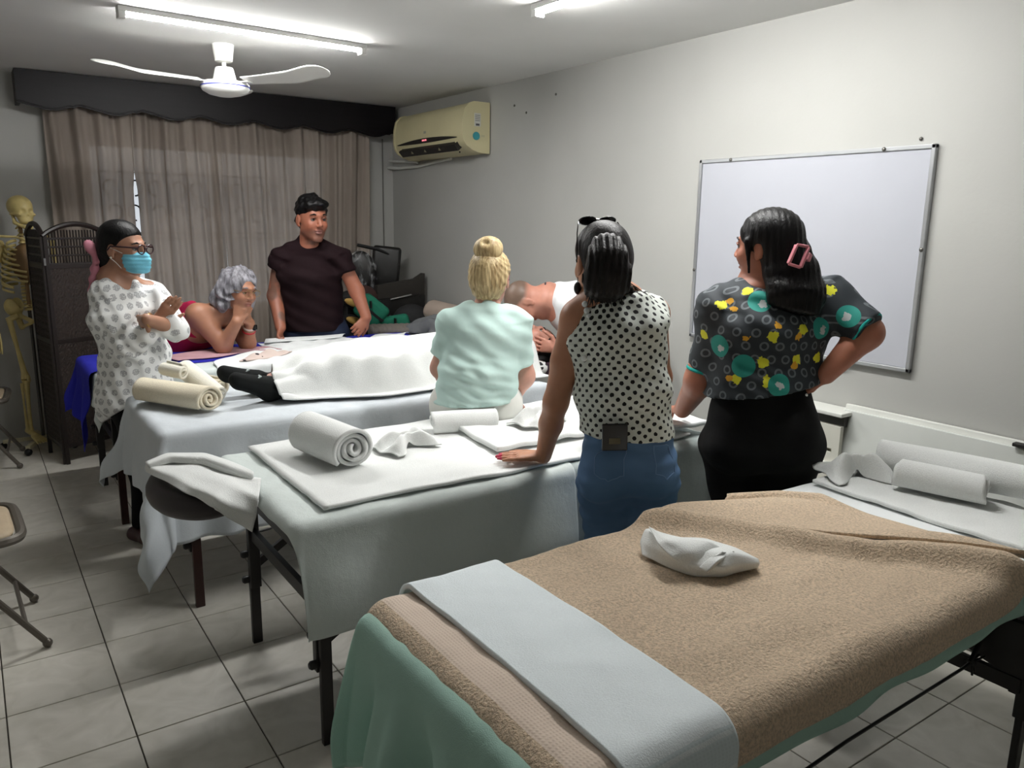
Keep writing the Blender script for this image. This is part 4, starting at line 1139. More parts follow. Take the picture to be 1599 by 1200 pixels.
green((2.66, 5.40, .775), -.3, 'green_bag', 'lower green bag with black strap beside the black bag')
YEL = M('tan_sole', srgb(196, 158, 84), .7, .08)
for i, zz in enumerate((.955, .815)):
    c = (2.42 + .01 * i, 5.62, zz)
    s_ = thing('dark_slipper', (c[0], c[1], zz - .05), ['dark shoe with tan sole, upper one behind the man\'s arm', 'dark shoe with tan sole, lower one behind the man\'s hand'][i], 'shoe', 'shoes behind the man')
    R_ = Matrix.Rotation(.35, 3, 'Y')
    MB().ball((c[0], c[1] + .03, c[2]), (.10, .05, .045), 14, R_).build('upper', BLK, s_, True)
    MB().ball((c[0], c[1] - .012, c[2]), (.085, .022, .030), 14, R_).build('sole', YEL, s_, True)
hb = thing('black_backpack', (2.42, 5.72, 0), 'black backpack behind the man with the tattooed arm', 'backpack')
hs = Solid(.01); hs.ell((2.44, 5.78, .62), (.17, .12, .42), None, .04).after(lambda P, F: F + .008 * vnoise(P, 20, 9)); hs.build('pack_body', BLK, hb)
MB().tube([(2.32, 5.66, .45), (2.33, 5.62, .7), (2.38, 5.66, .95)], .012, 6).build('strap', KNOB, hb, True)
rs_ = thing('brown_cushion', (2.58, 5.9, 0), 'dark brown cushion behind the green bags', 'cushion')
cs_ = Solid(.01); cs_.ell((2.60, 5.85, .94), (.13, .07, .13), None, .04).ell((2.6, 5.85, .5), (.12, .07, .5), None, .05); cs_.build('cushion_body', M('dark_brown_fabric', srgb(58, 34, 30), .8), rs_)
pl = Solid(.009); pl.barrel((3.00, 5.42, .885), (3.13, 4.98, .815), (0, .2, 1), (.090, .10), (.105, .11), .04)
pl.after(lambda P, F: F + .006 * vnoise(P, 26, 2))
o, _ = pl.build('bolster_pillow', fabric('beige_pillow', srgb(176, 160, 148), .06)); tag(o, 'beige bolster pillow against the wall behind the grey blanket', 'pillow')
o = MB().box((3.04, 5.22, .40), (.22, .60, .76), None, .03, 3).build('storage_chest', BLK, None, True); tag(o, 'dark chest carrying the pillow by the wall', 'chest')
bl = Solid(.009); bl.ell((2.80, 4.98, .82), (.17, .14, .085), ((.8, -.6, 0), (.6, .8, 0), UP), .04).ell((2.66, 5.05, .795), (.10, .09, .055), None, .04).ell((2.74, 4.84, .80), (.11, .08, .05), None, .04)
bl.after(lambda P, F: F + .010 * np.sin(55 * (P[..., 0] + .7 * P[..., 1]) + 8 * P[..., 2] + 2 * np.sin(20 * P[..., 1])) + .006 * vnoise(P, 50, 6))
o, _ = bl.build('grey_blanket', fabric('grey_knit', srgb(104, 106, 108), .10, bump=.6)); tag(o, 'crumpled dark grey blanket beside the far massage table', 'blanket')
o = MB().box((2.78, 4.99, .37), (.30, .34, .72), .0, .03, 3).build('stool', BLK, None, True); tag(o, 'black padded stool hidden under the grey blanket', 'stool')
rb = Solid(.008); rb.barrel((2.36, 5.18, .80), (2.62, 5.10, .80), (0, 0, 1), (.045, .09), (.045, .09), .02)
rb.after(lambda P, F: F + .004 * np.sin(160 * P[..., 0]))
o, _ = rb.build('ribbed_cushion', fabric('grey_ribbed', srgb(110, 104, 98), .08)); tag(o, 'ribbed grey cushion between the green bag and the blue sheet', 'cushion')
o = MB().box((2.49, 5.16, .375), (.18, .20, .75), None, .02).build('cushion_stand', BLK); tag(o, 'dark crate under the ribbed cushion', 'crate')

# ------------------------------------------------------------------ people
def skin_mat():
    t = NT('skin'); c = t.attr('col', 'Color'); n = t.noise(40, 3)
    x = t.n('ShaderNodeMix', data_type='RGBA', blend_type='MULTIPLY'); x.inputs[0].default_value = 1
    t.l(c, x.inputs[6]); t.l(t.mix(t.ramp(n, .3, .7), (.92, .90, .90), (1, 1, 1)), x.inputs[7])
    t.col(x.outputs[2]); t.b.inputs['Roughness'].default_value = .48
    t.b.inputs['Subsurface Weight'].default_value = .06; t.b.inputs['Subsurface Radius'].default_value = (.012, .005, .003)
    return t.m
SKIN = skin_mat()
def hair_mat(name, c0, c1, rough=.42, stretch=(90, 90, 7), spec=.5):
    t = NT(name); f = t.noise(1, 4, .6, stretch=stretch); g = t.noise(1, 2, .5, stretch=tuple(s * 2.6 for s in stretch))
    t.col(t.mix(t.ramp(f, .32, .70), c0, c1)); t.b.inputs['Roughness'].default_value = rough; t.b.inputs['Specular IOR Level'].default_value = spec
    t.bump(t.math('ADD', f, g), .30, .006); return t.m
HAIRB = hair_mat('black_hair', srgb(5, 4, 5), srgb(11, 10, 11), .42, spec=.22)
HAIRBL = hair_mat('blonde_hair', srgb(138, 112, 72), srgb(222, 200, 152), .5)
HAIRG = hair_mat('grey_hair', srgb(52, 50, 54), srgb(160, 158, 166), .5, (46, 46, 11))
HAIRD = hair_mat('brown_black_hair', srgb(10, 8, 8), srgb(28, 23, 22), .45, spec=.22)

class Head:
    """head frame: F forward, L left, U up; about 0.235 m tall at s = 1"""
    def __init__(h, c, F, U=(0, 0, 1), s=1.0):
        h.c = arr(c); h.F = nrm(F); h.U = nrm(arr(U) - h.F * (arr(U) @ h.F)); h.L = np.cross(h.U, h.F); h.s = s
        h.ax = (h.F, h.L, h.U)
    def p(h, x, y, z): return h.c + h.s * (x * h.F + y * h.L + z * h.U)
    def loc(h, P): q = P - h.c; return np.stack([q @ h.F, q @ h.L, q @ h.U], -1) / h.s
    def add(h, S, jaw=1.0, nose=1.0):
        s = h.s; p = h.p; R = lambda *a: tuple(s * v for v in a)
        S.ell(p(-.012, 0, .032), R(.098, .077, .086), h.ax, .02)
        S.ell(p(.030, 0, -.030), R(.060, .063 * jaw, .083), h.ax, .03)
        S.seg(p(.000, .040 * jaw, -.062), p(.066, .012, -.102), .024 * s, .019 * s, .025).seg(p(.000, -.040 * jaw, -.062), p(.066, -.012, -.102), .024 * s, .019 * s, .025)
        S.ell(p(.064, .034, -.030), R(.026, .024, .026), h.ax, .02).ell(p(.064, -.034, -.030), R(.026, .024, .026), h.ax, .02)   # cheeks
        S.seg(p(.078, .034, .026), p(.090, 0, .024), .010 * s, .010 * s, .015).seg(p(.078, -.034, .026), p(.090, 0, .024), .010 * s, .010 * s, .015)
        for y in (-1, 1): S.ell(p(.099, .031 * y, .005), R(.013, .015, .0085), h.ax, .012, 's')
        S.seg(p(.088, 0, .014), p(.108, 0, -.026), .0075 * s, .0105 * s * nose, .012)
        for y in (-1, 1): S.ell(p(.100, .0125 * y, -.031), R(.010, .0075, .007), h.ax, .006)
        S.ell(p(.088, 0, -.055), R(.011, .023, .0065), h.ax, .006).ell(p(.087, 0, -.068), R(.011, .020, .0075), h.ax, .006)
        S.ell(p(.098, 0, -.0612), R(.010, .021, .0022), h.ax, .004, 's')
        for y in (-1, 1):
            S.ell(p(-.010, .078 * y, -.010), R(.019, .0085, .031), (nrm(h.F * .96 + h.L * .25 * y), h.L, nrm(h.U - h.F * .15)), .008)
            S.ell(p(-.004, .088 * y, -.006), R(.009, .006, .017), h.ax, .004, 's')
            S.ell(p(-.002, .076 * y, -.036), R(.008, .006, .010), h.ax, .006)
    def eyes(h, par, iris=(.03, .015, .01), closed=False, brow=None):
        for y in (-1, 1):
            m = MB().ball(h.p(.0765, .031 * y, .004), .0128 * h.s, 16)
            o = m.build('eye', EYE, par, True, auto=180)
            P = np.array(m.v); q = h.loc(P) - arr((.0765, .031 * y, .004)); d = q[:, 0] / (np.linalg.norm(q, axis=1) + 1e-9)
            c = np.where((d > .80)[:, None], arr(iris), arr((.26, .22, .20)))
            c = np.where((d > .975)[:, None], arr((.005, .005, .005)), c); attr_c(o, 'col', c)
            MB().tube([h.p(.0875, .016 * y, .009), h.p(.0915, .031 * y, .0145), h.p(.082, .047 * y, .009)], [.003 * h.s, .0045 * h.s, .003 * h.s], 6).build('eyelid', LID, par, True)
            if brow is not None:
                MB().tube([h.p(.0905, .013 * y, .026), h.p(.092, .030 * y, .0325), h.p(.078, .050 * y, .026)], [.0035 * h.s, .0042 * h.s, .002 * h.s], 6).build('eyebrow', brow, par, True)
    def colour(h, P, base, lip=(.36, .15, .12), stub=None):
        q = h.loc(P); n = len(P)
        C = np.tile(arr(base), (n, 1))
        def blend(m, c):
            nonlocal C; C = C * (1 - m[:, None]) + arr(c) * m[:, None]
        near = np.exp(-((q[:, 0] - .10) / .05) ** 4)
        blend(near * np.clip(1.4 - ((q[:, 1] / .026) ** 2 + ((q[:, 2] + .0615) / .014) ** 2), 0, 1) * (q[:, 0] > .06), lip)
        red = .25 * np.exp(-(((np.abs(q[:, 1]) - .04) / .025) ** 2 + ((q[:, 2] + .03) / .03) ** 2)) * (q[:, 0] > .02)
        blend(red, (base[0] * 1.05, base[1] * .72, base[2] * .66))
        if stub is not None:
            m = smoothstep(-q[:, 2], .040, .075) * smoothstep(q[:, 0], -.02, .03) * (np.abs(q[:, 1]) < .09) * (q[:, 2] > -.14)
            blend(.55 * m, stub)
        return C
LID = M('eyelid_skin', srgb(120, 74, 58), .5)
te = NT('eye_surface'); te.col(te.attr('col', 'Color')); te.b.inputs['Roughness'].default_value = .15; EYE = te.m

def hand(S, w, d, palm, side, curl=.25, spread=.10, s=1.0, thumb=.75, tcurl=.2):
    """w wrist, d pointing direction, palm = palm normal, side = +1 if the thumb lies on cross(d, palm)"""
    w = arr(w); d = nrm(d); n = nrm(arr(palm) - d * (arr(palm) @ d)); t = np.cross(d, n) * side
    S.barrel(w, w + d * .085 * s, t, (.026 * s, .017 * s), (.039 * s, .0125 * s), .012, .35)
    lens = (.068, .078, .072, .056); offs = (.030, .010, -.011, -.030)
    for i in range(4):
        cu = curl[i] if hasattr(curl, '__len__') else curl
        b = w + d * .080 * s + t * offs[i] * s * 1.0
        ang = cu * .7; dd = nrm(d + t * spread * (1.5 - i) * .5)
        r = (.0088, .0090, .0086, .0075)[i] * s
        for seg, fr in enumerate((.46, .30, .26)):
            v = dd * math.cos(ang) + n * math.sin(ang)
            e = b + v * lens[i] * s * fr
            S.seg(b, e, r, r * .93, .006); b = e; r *= .93; ang += cu * 1.25
    b = w + d * .022 * s + t * .024 * s
    v = nrm(d * .72 + t * thumb + n * tcurl)
    e = b + v * .040 * s; S.seg(b, e, .0135 * s, .0112 * s, .012)
    v = nrm(d * .90 + t * thumb * .45 + n * tcurl * 1.4); e2 = e + v * .032 * s; S.seg(e, e2, .0108 * s, .0095 * s, .006)
    e3 = e2 + nrm(v + d * .2) * .024 * s; S.seg(e2, e3, .0095 * s, .0078 * s, .006)

def cloth_mat(name, c, var=.08, rough=.85, bump=.25):
    return fabric(name, c, var, rough, bump, 600, .0015)
def wrinkle(amp, freq, seed, direction=None, centre=None, rad=.3):
    def fn(P, F):
        near = np.abs(F) < .03
        out = F.copy(); Q = P[near]
        w = vnoise(Q, freq, seed)
        if direction is not None:
            dn = nrm(direction); w = .5 * w + .8 * np.sin(Q @ dn * freq * 1.9 + 1.6 * vnoise(Q, freq * .35, seed + 1))
        if centre is not None: w = w * np.exp(-(np.linalg.norm(Q - arr(centre), axis=-1) / rad) ** 2)
        out[near] = F[near] + amp * w; return out
    return fn
def shoe(S, heel, d, s=1.0):
    heel = arr(heel); d = nrm(d); lat = np.cross(UP, d)
    S.barrel(heel + UP * .04, heel + d * .10 * s + UP * .038, lat, (.034, .036), (.040, .034), .02, .8)
    S.barrel(heel + d * .10 * s + UP * .036, heel + d * .215 * s + UP * .026, lat, (.042, .034), (.036, .022), .02, .9)
    S.after(lambda P, F: np.maximum(F, .004 - P[..., 2]))

def lattice(P, axis_a, axis_b, ref, du, dv, stagger=.5, R=None):
    """distance to the nearest print motif on a (mostly) tubular garment; also in-motif coordinates"""
    a = arr(axis_a); z = nrm(arr(axis_b) - a); x = nrm(arr(ref) - z * (arr(ref) @ z)); y = np.cross(z, x)
    q = P - a; h = q @ z; X = q @ x; Y = q @ y
    r = R or np.median(np.sqrt(X * X + Y * Y))
    u = np.arctan2(Y, X) * r
    row = np.round(h / dv); us = u - (np.mod(row, 2)) * stagger * du
    colr = np.round(us / du); eu = us - colr * du; ev = h - row * dv
    scale = np.sqrt(X * X + Y * Y) / r
    return np.sqrt((eu * scale) ** 2 + ev ** 2), eu, ev, np.mod(row * 7 + colr * 3, 5)

def near_d(P, pts):
    d = np.full(len(P), 9.0)
    for q in pts: d = np.minimum(d, np.linalg.norm(P - arr(q), axis=1))
    return d
def surf(P, pts):
    """snap rough positions onto the garment"""
    return [P[np.argmin(np.linalg.norm(P - arr(q), axis=1))] for q in pts]

JEANS = cloth_mat('blue_denim', srgb(92, 122, 160), .16)
NAVY = cloth_mat('navy_denim', srgb(34, 42, 62), .12)
BLKT = cloth_mat('black_trousers', srgb(14, 14, 15), .1)
WTRS = cloth_mat('white_trousers', srgb(222, 222, 216), .04)
BSHOE = M('black_shoe', srgb(18, 16, 16), .4)

# ================= P1: woman with face mask and crossed arms
FK = srgb(166, 122, 98)
f1 = nrm(RGT * .96 - FWD * .28); l1 = np.cross(UP, f1)
hd1 = Head((0.624, 4.127, 1.436), RGT * .985 - FWD * .17 - UP * .06, UP, 1.0)
nk = (0.580, 4.176, 1.302); ch = (0.610, 4.131, 1.142); pv = (0.610, 4.167, 0.743)
shR = (0.521, 4.096, 1.219); shL = (0.749, 4.205, 1.213)
elR = (0.578, 4.007, 0.976); wrR = (0.718, 3.959, 1.109); elL = (0.791, 3.957, 1.065); wrL = (0.653, 3.852, 1.127)
S = Solid(.0055); hd1.add(S, .95)
S.seg(hd1.p(-.03, 0, -.05), nk, .052, .055, .03).barrel(nk, ch, l1, (.075, .06), (.13, .085), .05).barrel(ch, pv, l1, (.13, .085), (.12, .09), .05)
S.chain([shR, elR, wrR], [.045, .040, .027]).chain([shL, elL, wrL], [.045, .040, .026])
S.seg(nk, shR, .04, .045, .05).seg(nk, shL, .04, .045, .05)
hand(S, wrR, arr((0.771, 3.921, 1.176)) - arr(wrR), -f1 * .3 + FWD, -1, .10, -.03, .95)
hand(S, wrL, arr((0.619, 4.003, 1.089)) - arr(wrL), FWD, 1, .3, .05, .9)
p1, P = S.build('person', SKIN, None, origin=(.62, 4.12, 0), colfn=lambda P: hd1.colour(P, FK))
tag(p1, 'person with blue face mask and crossed arms in a printed white blouse', 'person')
hd1.eyes(p1, brow=HAIRB)
C1 = Solid(.0065)
C1.barrel((0.592, 4.168, 1.259), (0.611, 4.143, 1.126), l1, (.13, .085), (.185, .125), .05).barrel((0.611, 4.143, 1.126), (0.638, 4.136, 0.906), l1, (.185, .125), (.165, .135), .05)
C1.barrel((0.638, 4.136, 0.906), (0.630, 4.148, 0.696), l1, (.165, .140), (.198, .180), .05)
C1.seg((0.537, 4.231, 0.739), (0.532, 4.234, 0.602), .085, .075, .05)
C1.chain([shR, elR], [.066, .062], .04).seg(elR, (0.672, 3.942, 1.053), .060, .050, .03).chain([shL, elL], [.066, .060], .04).seg(elL, (0.762, 3.940, 1.078), .058, .054, .03)
C1.ell((0.763, 4.098, 1.209), .04, None, .05)
vn = (0.663, 3.948, 1.214)
C1.seg((0.606, 4.085, 1.319), (0.674, 4.037, 1.236), .060, .030, .010, 's').seg((0.617, 4.029, 1.298), (0.667, 3.988, 1.217), .040, .010, .008, 's').seg(nk, (0.598, 4.152, 1.363), .070, .075, .015, 's')
hem_a = arr((0.494, 4.065, 0.644)); hem_n = nrm(-UP * .88 + RGT * .50)
C1.cut(hem_a, hem_n).after(wrinkle(.0040, 55, 3, UP * .5 + RGT)).after(wrinkle(.003, 38, 5))
def blouse_mat():
    t = NT('printed_blouse'); d = t.attr('md'); u = t.attr('mu'); v = t.attr('mv'); n = t.noise(260, 2)
    pet = t.math('MULTIPLY_ADD', t.noise(150, 2), .010, d)
    m = t.math('MULTIPLY', t.math('LESS_THAN', pet, .0205), t.ramp(n, .36, .50))
    m = t.math('MULTIPLY', m, .58)
    t.col(t.mix(m, srgb(238, 239, 238), srgb(70, 74, 84))); t.b.inputs['Roughness'].default_value = .85; t.bump(t.noise(300, 2), .2, .002); return t.m
bl1, Pb = C1.build('blouse', blouse_mat(), p1)
arm = np.linalg.norm(np.cross(Pb - arr(shR), nrm(arr(elR) - arr(shR))), axis=1)
ta = lattice(Pb, nk, pv, -f1, .047, .044, .5, .17); tb = lattice(Pb, shR, elR, RGT, .047, .044, .5, .066)
isarm = (arm < .075) & ((Pb - arr(shR)) @ nrm(arr(elR) - arr(shR)) > .03) & ((Pb - arr(elR)) @ UP > -.03) & ((Pb - arr(shR)) @ FWD < .03)
for nm, i in (('md', 0), ('mu', 1), ('mv', 2)): attr_f(bl1, nm, np.where(isarm, tb[i], ta[i]))
T1 = Solid(.009)
hipL, hipR = (0.681, 4.216, 0.666), (0.594, 4.093, 0.688)
kR, kL = (0.612, 4.057, 0.360), (0.699, 4.179, 0.311); aR, aL = (.60, 4.07, .09), (.74, 4.12, .09)
T1.seg(hipL, hipR, .098, .098, .05).seg(hipR, kR, .095, .062, .04).seg(kR, aR, .062, .052, .03).seg(hipL, kL, .095, .062, .04).seg(kL, aL, .062, .052, .03)
T1.after(wrinkle(.004, 18, 8)); T1.build('trousers', BLKT, p1)
for a_, nm in ((aR, 0), (aL, 1)):
    s_ = Solid(.007); shoe(s_, (a_[0] - .05, a_[1], 0), f1 + FWD * -.15); s_.build('shoe', M('maroon_shoe', srgb(62, 30, 32), .4) if nm == 0 else BSHOE, p1)
Hh = Solid(.005); p = hd1.p
Hh.ell(p(-.020, 0, .044), (.104, .086, .090), hd1.ax, .02).ell(p(-.055, 0, -.005), (.066, .080, .075), hd1.ax, .03).ell(p(-.085, 0, -.060), (.052, .056, .056), hd1.ax, .03).ell(p(-.055, 0, -.085), (.038, .045, .03), hd1.ax, .02)
Hh.ell(p(.075, 0, -.020), (.075, .12, .085), (nrm(hd1.F + hd1.U * .35), hd1.L, nrm(hd1.U - hd1.F * .35)), .012, 's')
for y in (-1, 1): Hh.ell(p(-.006, .085 * y, -.014), (.022, .022, .034), hd1.ax, .006, 's')
Hh.build('hair', HAIRB, p1)
MASK = fabric('mask_blue', srgb(120, 196, 220), .05)
ms = Solid(.0045); ms.ell(p(.050, 0, -.050), (.068, .068, .062), hd1.ax, .02).seg(p(.100, 0, -.012), p(.118, 0, -.045), .014, .020, .03).ell(p(.085, 0, -.085), (.040, .046, .036), hd1.ax, .03)
ms.after(lambda P, F: np.maximum(F, .030 - hd1.loc(P)[..., 0] - .12 * hd1.loc(P)[..., 2])).after(lambda P, F: np.maximum(F, hd1.loc(P)[..., 2] + .010)).after(lambda P, F: np.maximum(F, -.112 - hd1.loc(P)[..., 2]))
ms.after(lambda P, F: F + .0022 * np.sin(hd1.loc(P)[..., 2] * 330)); ms.build('face_mask', MASK, p1)
GLF = M('dark_glasses_frame', srgb(44, 16, 26), .35)
def glasses(h, par, mat, lensr=(.024, .018), fz=.004, fx=.107, thin=.0022, temple_mat=None):
    g = MB()
    for y in (-1, 1):
        g.tube([h.p(fx - .010 * (abs(math.cos(q)) * .4), .032 * y + lensr[0] * math.cos(q), fz + lensr[1] * math.sin(q)) for q in np.linspace(0, 2 * math.pi, 22)[:-1]], thin, 6, True)
    g.tube([h.p(fx, -.010, fz + .004), h.p(fx + .003, 0, fz + .007), h.p(fx, .010, fz + .004)], thin, 6)
    o = g.build('glasses', mat, par, True)
    for y in (-1, 1): MB().tube([h.p(fx - .006, (.033 + lensr[0]) * y, fz + .008), h.p(.06, .072 * y, fz + .008), h.p(-.005, .086 * y, fz + .008), h.p(-.022, .087 * y, fz - .012)], thin * 1.25, 6).build('temple', temple_mat or mat, o, True)
    return o
glasses(hd1, p1, GLF, (.026, .021), .004, .118, .0030)
for y in (-1, 1): MB().tube([p(.040, .066 * y, -.018), p(.02, .074 * y, -.008), p(-.012, .086 * y, .006)], .0014, 5).build('mask_loop', WH, p1, True); MB().tube([p(.030, .062 * y, -.088), p(.01, .072 * y, -.062), p(-.014, .084 * y, -.040)], .0014, 5).build('mask_loop', WH, p1, True)
MB().ball(p(-.004, -.086, -.040), .0045, 10).build('earring', M('pearl', srgb(240, 235, 225), .2), p1, True)
PNK = fabric('pink_ribbon', srgb(196, 130, 146), .10)
rb_ = Solid(.005); pr = [(0.484, 4.195, 1.455), (0.495, 4.174, 1.435), (0.510, 4.164, 1.403), (0.503, 4.169, 1.340), (0.494, 4.175, 1.292), (0.477, 4.187, 1.235)]
rb_.chain(pr, [.020, .022, .018, .017, .018, .016], .012).after(wrinkle(.004, 90, 4)); rb_.build('hair_ribbon', PNK, p1)
MB().tube([arr(wrL) + nrm(arr(elL) - arr(wrL)) * .02 + (FWD * math.cos(q) + UP * math.sin(q)) * .030 for q in np.linspace(0, 6.28, 20)[:-1]], .006, 6, True).build('wristwatch', M('gold_band', srgb(170, 130, 80), .3, metal=.7), p1, True)

# ================= P2: grey-haired woman leaning on her elbows
FK = srgb(170, 120, 94)
hd2 = Head((1.305, 4.695, 1.170), RGT * .84 - FWD * .48 - UP * .16, UP + RGT * .10, 1.04)
nk = (1.206, 4.813, 1.016); ch = (1.124, 4.919, 0.932); pv = (0.965, 5.370, 0.706)
shR = (1.090, 4.796, 1.024); shL = (1.275, 4.960, 1.020)
elR = arr((1.203, 4.717, 0.825)); elL = arr((1.368, 4.797, 0.821)); elR[2] = max(elR[2], .842); elL[2] = max(elL[2], .836)
wrR = (1.267, 4.636, 0.990); wrL = (1.366, 4.726, 0.966)
bx = nrm(arr(shL) - arr(shR))
S = Solid(.0055); hd2.add(S, 1.0)
S.seg(hd2.p(-.04, 0, -.06), nk, .055, .062, .04).barrel(nk, ch, bx, (.09, .06), (.13, .085), .04).barrel(ch, pv, bx, (.13, .085), (.13, .10), .05)
S.seg(nk, shR, .05, .060, .05).seg(nk, shL, .05, .060, .05)
S.chain([shR, elR, wrR], [.068, .046, .031], .03).chain([shL, elL, wrL], [.064, .046, .031], .03)
hand(S, wrR, arr((1.286, 4.635, 1.068)) - arr(wrR), FWD + UP * .2, -1, 1.25, .04, 1.0, .5, .6)
hand(S, wrL, arr((1.342, 4.694, 1.040)) - arr(wrL), -RGT, 1, 1.2, .04, 1.0, .5, .6)
lgs = [(0.898, 5.490, 0.334), (0.866, 5.561, 0.057)]
p2, P = S.build('person', SKIN, None, origin=(.85, 5.3, 0), colfn=lambda P: hd2.colour(P, FK))
tag(p2, 'grey-haired person in a red tank top leaning on both elbows', 'person')
hd2.eyes(p2, brow=HAIRG)
C2 = Solid(.007)
C2.barrel((1.140, 4.919, 0.954), (1.076, 5.050, 0.864), bx, (.155, .105), (.180, .130), .05).barrel((1.076, 5.050, 0.864), (0.964, 5.358, 0.733), bx, (.180, .130), (.185, .150), .05)
C2.seg((1.203, 4.913, 1.025), (1.145, 5.002, 0.948), .022, .025, .03).seg((1.093, 4.940, 1.063), (1.045, 5.071, 0.998), .030, .060, .03)
C2.seg(shR, elR, .066, .045, .010, 's').cut((1.190, 4.848, 0.963), RGT * .9 + UP * .1).after(wrinkle(.004, 24, 12))
C2.build('tank_top', cloth_mat('raspberry_top', srgb(176, 34, 74), .08), p2)
T2 = Solid(.009); pv2 = arr(pv)
for s_ in (-1, 1):
    h_ = pv2 + bx * .09 * s_; k_ = h_ + FWD * .14 + arr((0, 0, -.36)); a_ = arr((k_[0] - .02, k_[1] + .02, .08))
    T2.seg(h_, k_, .12, .075, .05).seg(k_, a_, .075, .055, .03)
    s2 = Solid(.008); shoe(s2, (a_[0] - .04, a_[1], 0), RGT); s2.build('shoe', BSHOE, p2)
T2.build('trousers', NAVY, p2)
Hh = Solid(.0055); p = hd2.p
Hh.ell(p(-.018, 0, .042), (.108, .098, .092), hd2.ax, .02).ell(p(-.050, 0, -.035), (.088, .108, .100), hd2.ax, .04)
for y in (-1, 1): Hh.ell(p(-.018, .082 * y, -.050), (.052, .034, .090), hd2.ax, .03)
Hh.ell(p(-.10, 0, -.085), (.060, .09, .055), hd2.ax, .04)
Hh.ell(p(.108, 0, -.036), (.095, .068, .112), hd2.ax, .015, 's')
Hh.after(lambda P, F: F + .009 * np.sin(60 * hd2.loc(P)[..., 0] + 38 * hd2.loc(P)[..., 2] + 3 * vnoise(P, 30, 4)) + .005 * vnoise(P, 90, 6)).build('hair', HAIRG, p2)
glasses(hd2, p2, M('thin_gold_frame', srgb(168, 140, 96), .3, metal=.8), (.024, .018), .002, .112, .0014)
def band(c, ax, r, w, name, mat, par):
    ax = nrm(ax); u = nrm(np.cross(ax, (.3, .5, .8))); v = np.cross(ax, u)
    return MB().tube([arr(c) + (u * math.cos(q) + v * math.sin(q)) * r for q in np.linspace(0, 6.28, 24)[:-1]], w, 8, True).build(name, mat, par, True)
ax = nrm(arr(elL) - arr(wrL)); c = arr(wrL) + ax * .03
wb_ = band(c, ax, .030, .008, 'wristwatch', M('white_strap', srgb(220, 205, 196), .5), p2)
MB().box(tuple(c + RGT * .030 - FWD * .006), (.034, .030, .034), Matrix.Rotation(-.6, 3, 'Z'), .006).build('watch_face', M('watch_black', srgb(10, 10, 12), .2), wb_)
band(c + ax * .025, ax, .033, .007, 'red_bracelet', M('red_band', srgb(190, 40, 50), .5), p2)

# ================= P3: man with tattooed arm behind the far table
FK = srgb(156, 98, 76)
hd3 = Head((1.887, 5.021, 1.583), RGT * .62 - FWD * .76 - UP * .08, UP, 1.18)
f3 = nrm(-FWD * .95 + RGT * .25); l3 = np.cross(UP, f3)
nk = (1.879, 5.076, 1.405); ch = (1.887, 5.094, 1.236); pv = (1.946, 5.175, 0.804)
shR = (1.727, 5.182, 1.331); shL = (2.055, 4.990, 1.340)
elR = (1.685, 5.210, 1.076); wrR = (1.670, 5.087, 0.877); elL = (2.149, 4.937, 1.111); wrL = (2.174, 4.846, 0.942)
S = Solid(.006); hd3.add(S, 1.05, 1.1)
S.seg(hd3.p(-.02, 0, -.06), nk, .064, .064, .02).barrel(nk, ch, l3, (.07, .055), (.16, .10), .03).barrel(ch, pv, l3, (.16, .10), (.16, .12), .03)
S.seg(ch, shR, .035, .035, .02).seg(ch, shL, .035, .035, .02).chain([shR, elR, wrR], [.050, .052, .035], .02).chain([shL, elL, wrL], [.050, .050, .034], .02)
hand(S, wrR, arr((1.630, 5.030, 0.802)) - arr(wrR), -f3 * .2 + RGT, -1, .75, .05, 1.05, .4, .4)
hand(S, wrL, arr((2.113, 4.840, 0.873)) - arr(wrL), -RGT * .6 - UP * .7, 1, .55, .08, 1.05, .5, .4)
def col3(P):
    C = hd3.colour(P, FK, (.36, .15, .13), srgb(84, 60, 52))
    d = nrm(arr(wrR) - arr(shR)); q = P - arr(shR); t_ = q @ d; rr = np.linalg.norm(q - t_[:, None] * d, axis=1)
    m = (rr < .095) * (t_ > .08) * smoothstep(.46 - t_, 0, .05) * smoothstep(vnoise(P, 42, 9) + .6 * vnoise(P, 95, 10), -.15, .5)
    return C * (1 - .55 * m[:, None]) + arr(srgb(60, 66, 62)) * .55 * m[:, None]
p3, P = S.build('person', SKIN, None, origin=(1.95, 5.4, 0), colfn=col3)
tag(p3, 'standing person in a dark maroon T-shirt with a tattooed arm, hands on the far table', 'person')
hd3.eyes(p3, brow=HAIRB)
C3 = Solid(.007)
C3.barrel((1.881, 5.087, 1.354), (1.887, 5.094, 1.223), l3, (.13, .085), (.205, .140), .06).barrel((1.887, 5.094, 1.223), (1.923, 5.155, 0.879), l3, (.205, .140), (.200, .150), .05)
C3.barrel(shR, (1.699, 5.200, 1.259), RGT, (.066, .074), (.068, .080), .03, .2).barrel(shL, (2.091, 4.965, 1.243), RGT, (.066, .074), (.066, .078), .03, .2).seg((1.883, 5.085, 1.421), shR, .060, .062, .05).seg((1.883, 5.085, 1.421), shL, .060, .062, .05)
C3.seg((1.880, 5.014, 1.493), (1.880, 5.026, 1.472), .070, .072, .012, 's')
C3.cut((1.922, 5.155, 0.839), -UP).after(wrinkle(.0045, 40, 15, UP + RGT * .5)).after(wrinkle(.004, 26, 16))
C3.build('tshirt', cloth_mat('maroon_jersey', srgb(24, 7, 12), .10), p3)
T3 = Solid(.009); T3.barrel(pv, arr(pv) + UP * .16, l3, (.19, .145), (.18, .135), .05)
